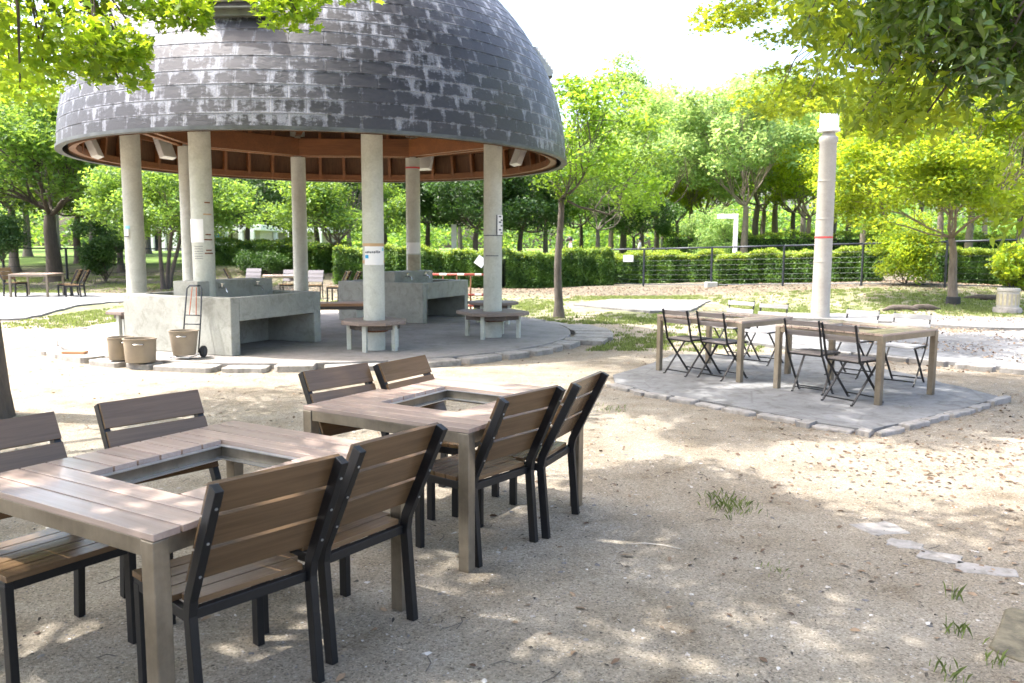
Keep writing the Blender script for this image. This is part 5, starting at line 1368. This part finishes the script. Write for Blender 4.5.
def tuft(x, y, r, n, h, label, wid=.0013):
    P = np.stack([x+g.normal(size=n)*r, y+g.normal(size=n)*r*1.2], 1)
    a = g.uniform(0, 2*PI, n); hh = g.uniform(.4, 1, n)*h; l = hh*g.uniform(.2, .9, n); w = wid; dx, dy = np.cos(a), np.sin(a)
    V = np.empty((n, 5, 3)); p = P-np.array([x, y])
    V[:, 0] = np.stack([p[:, 0]-dy*w, p[:, 1]+dx*w, 0*h+0*a], 1); V[:, 1] = np.stack([p[:, 0]+dy*w, p[:, 1]-dx*w, 0*a], 1)
    V[:, 2] = np.stack([p[:, 0]+dy*w*.8+dx*l*.35, p[:, 1]-dx*w*.8+dy*l*.35, hh*.65], 1); V[:, 4] = np.stack([p[:, 0]-dy*w*.8+dx*l*.35, p[:, 1]+dx*w*.8+dy*l*.35, hh*.65], 1)
    V[:, 3] = np.stack([p[:, 0]+dx*l, p[:, 1]+dy*l, hh*.95], 1)
    o = np_mesh('grass_tuft', V.reshape(-1, 3), np.arange(n*5).reshape(n, 5), 'grass', np.repeat(g.uniform(0, 1, n), 5), label=label, cat='grass tuft', group='weedy grass tufts in the sand'); o.location = (x, y, 0)
X, Y, _ = hit(733, 508); tuft(X, Y, .08, 170, .055, 'largest grass tuft on the sand, below the corner of the paved pad')
X, Y, _ = hit(715, 498); tuft(X, Y, .05, 30, .05, 'thin grass tuft just left of the largest tuft')
X, Y, _ = hit(775, 572); tuft(X, Y, .04, 24, .035, 'small faint grass tuft in the shaded sand below the largest tuft')
X, Y, _ = hit(955, 600); tuft(X, Y, .012, 9, .09, 'upright bright grass sprig below the long flat stone', .002)
X, Y, _ = hit(955, 632); tuft(X, Y, .025, 18, .07, 'low bright grass sprig near the lower right corner', .0022)
X, Y, _ = hit(995, 662); tuft(X, Y, .03, 18, .06, 'small grass sprig beside the mossy rock in the corner', .002)
X, Y, _ = hit(947, 675); tuft(X, Y, .03, 18, .06, 'small grass sprig at the bottom edge right', .002)
X, Y, _ = hit(905, 410); tuft(X, Y, .04, 40, .05, 'tiny grass tuft at the right kerb of the paved pad')
X, Y, _ = hit(612, 410); tuft(X, Y, .10, 60, .05, 'pale grass tuft right of the second table')
# flat stones at the right
for i, (px, py, L_, W_, a, l) in enumerate(((985, 570, .30, .12, -.35, 'long pale flat stone set in the sand at the right'), (940, 557, .22, .13, -.5, 'pale flat stone, second from the right in the buried row'), (905, 545, .20, .12, -.5, 'half buried pale stone at the left end of the buried row'), (880, 528, .28, .2, .2, 'round white half buried slab above the buried row'))):
    X, Y, _ = hit(px, py); o = stone(0, 0, a, L_, W_, .022, seed=700+i); o.location = (X, Y, -.002); o.name = 'flat_stone'; o.location.z = -.016; tag(o, l, 'stone', 'flat stones half buried in the sand'); o.data.materials[0] = MAT['stone']
X, Y, _ = hit(1022, 640); o = stone(0, 0, .9, .55, .34, .02, seed=800); o.location = (X+.08, Y, -.01); o.name = 'mossy_rock'; tag(o, 'mossy brown rock at the lower right corner', 'rock'); o.data.materials[0] = simple('mossy_rock', (.15, .13, .085), .9, var=.5, scale=14, bump=.6)
# root ledges near the forked tree
for i, (px, py, L_, a, l) in enumerate(((902, 297, 1.0, .1, 'low dark root ledge left of the forked tree'), (925, 303, .9, .35, 'curved dark root ledge touching the forked tree'), (985, 300, 1.2, -.1, 'low dark root ledge right of the forked tree'))):
    X, Y, Z = hit(px, py); m = MB(); pts = [(L_*(t-.5), .12*math.sin(3*t+i), .03+.05*math.sin(PI*t)) for t in np.linspace(0, 1, 7)]; m.tube(pts, [.03, .07, .09, .08, .09, .06, .02], 8)
    o = m.build('tree_root', 'darkbark', smooth=True, label=l, cat='root'); o.location = (X, Y, Z); o.rotation_euler.z = a

# ------------------------------------------------------------------ light
w = bpy.data.worlds.new('World'); sc.world = w; w.use_nodes = True; nt = w.node_tree; nt.nodes.clear()
out = nt.nodes.new('ShaderNodeOutputWorld'); bg = nt.nodes.new('ShaderNodeBackground'); sky = nt.nodes.new('ShaderNodeTexSky')
sky.sky_type = 'NISHITA'; sky.sun_disc = False; sky.sun_elevation = SUN_EL; sky.sun_rotation = PI/2-SUN_AZ
sky.air_density = 1.0; sky.dust_density = 6.0; sky.ozone_density = 1.0; sky.altitude = 0
nt.links.new(sky.outputs[0], bg.inputs[0]); nt.links.new(bg.outputs[0], out.inputs[0]); bg.inputs[1].default_value = .15
sun = bpy.data.lights.new('sun', 'SUN'); sun.energy = 2.1; sun.angle = R(.55); sun.color = (1, .965, .925)
so = bpy.data.objects.new('sun', sun); C.objects.link(so); so.rotation_euler = Vector(SD).to_track_quat('Z', 'Y').to_euler()
vs = sc.view_settings; sc.display_settings.display_device = 'sRGB'; vs.view_transform = 'Standard'; vs.look = 'None'; vs.gamma = 1; vs.exposure = 2.42
cy = sc.cycles; cy.use_denoising = True; cy.max_bounces = 7; cy.diffuse_bounces = 4; cy.transmission_bounces = 4; cy.transparent_max_bounces = 4; cy.glossy_bounces = 3; cy.use_adaptive_sampling = True; cy.adaptive_threshold = .02; cy.caustics_reflective = False; cy.caustics_refractive = False
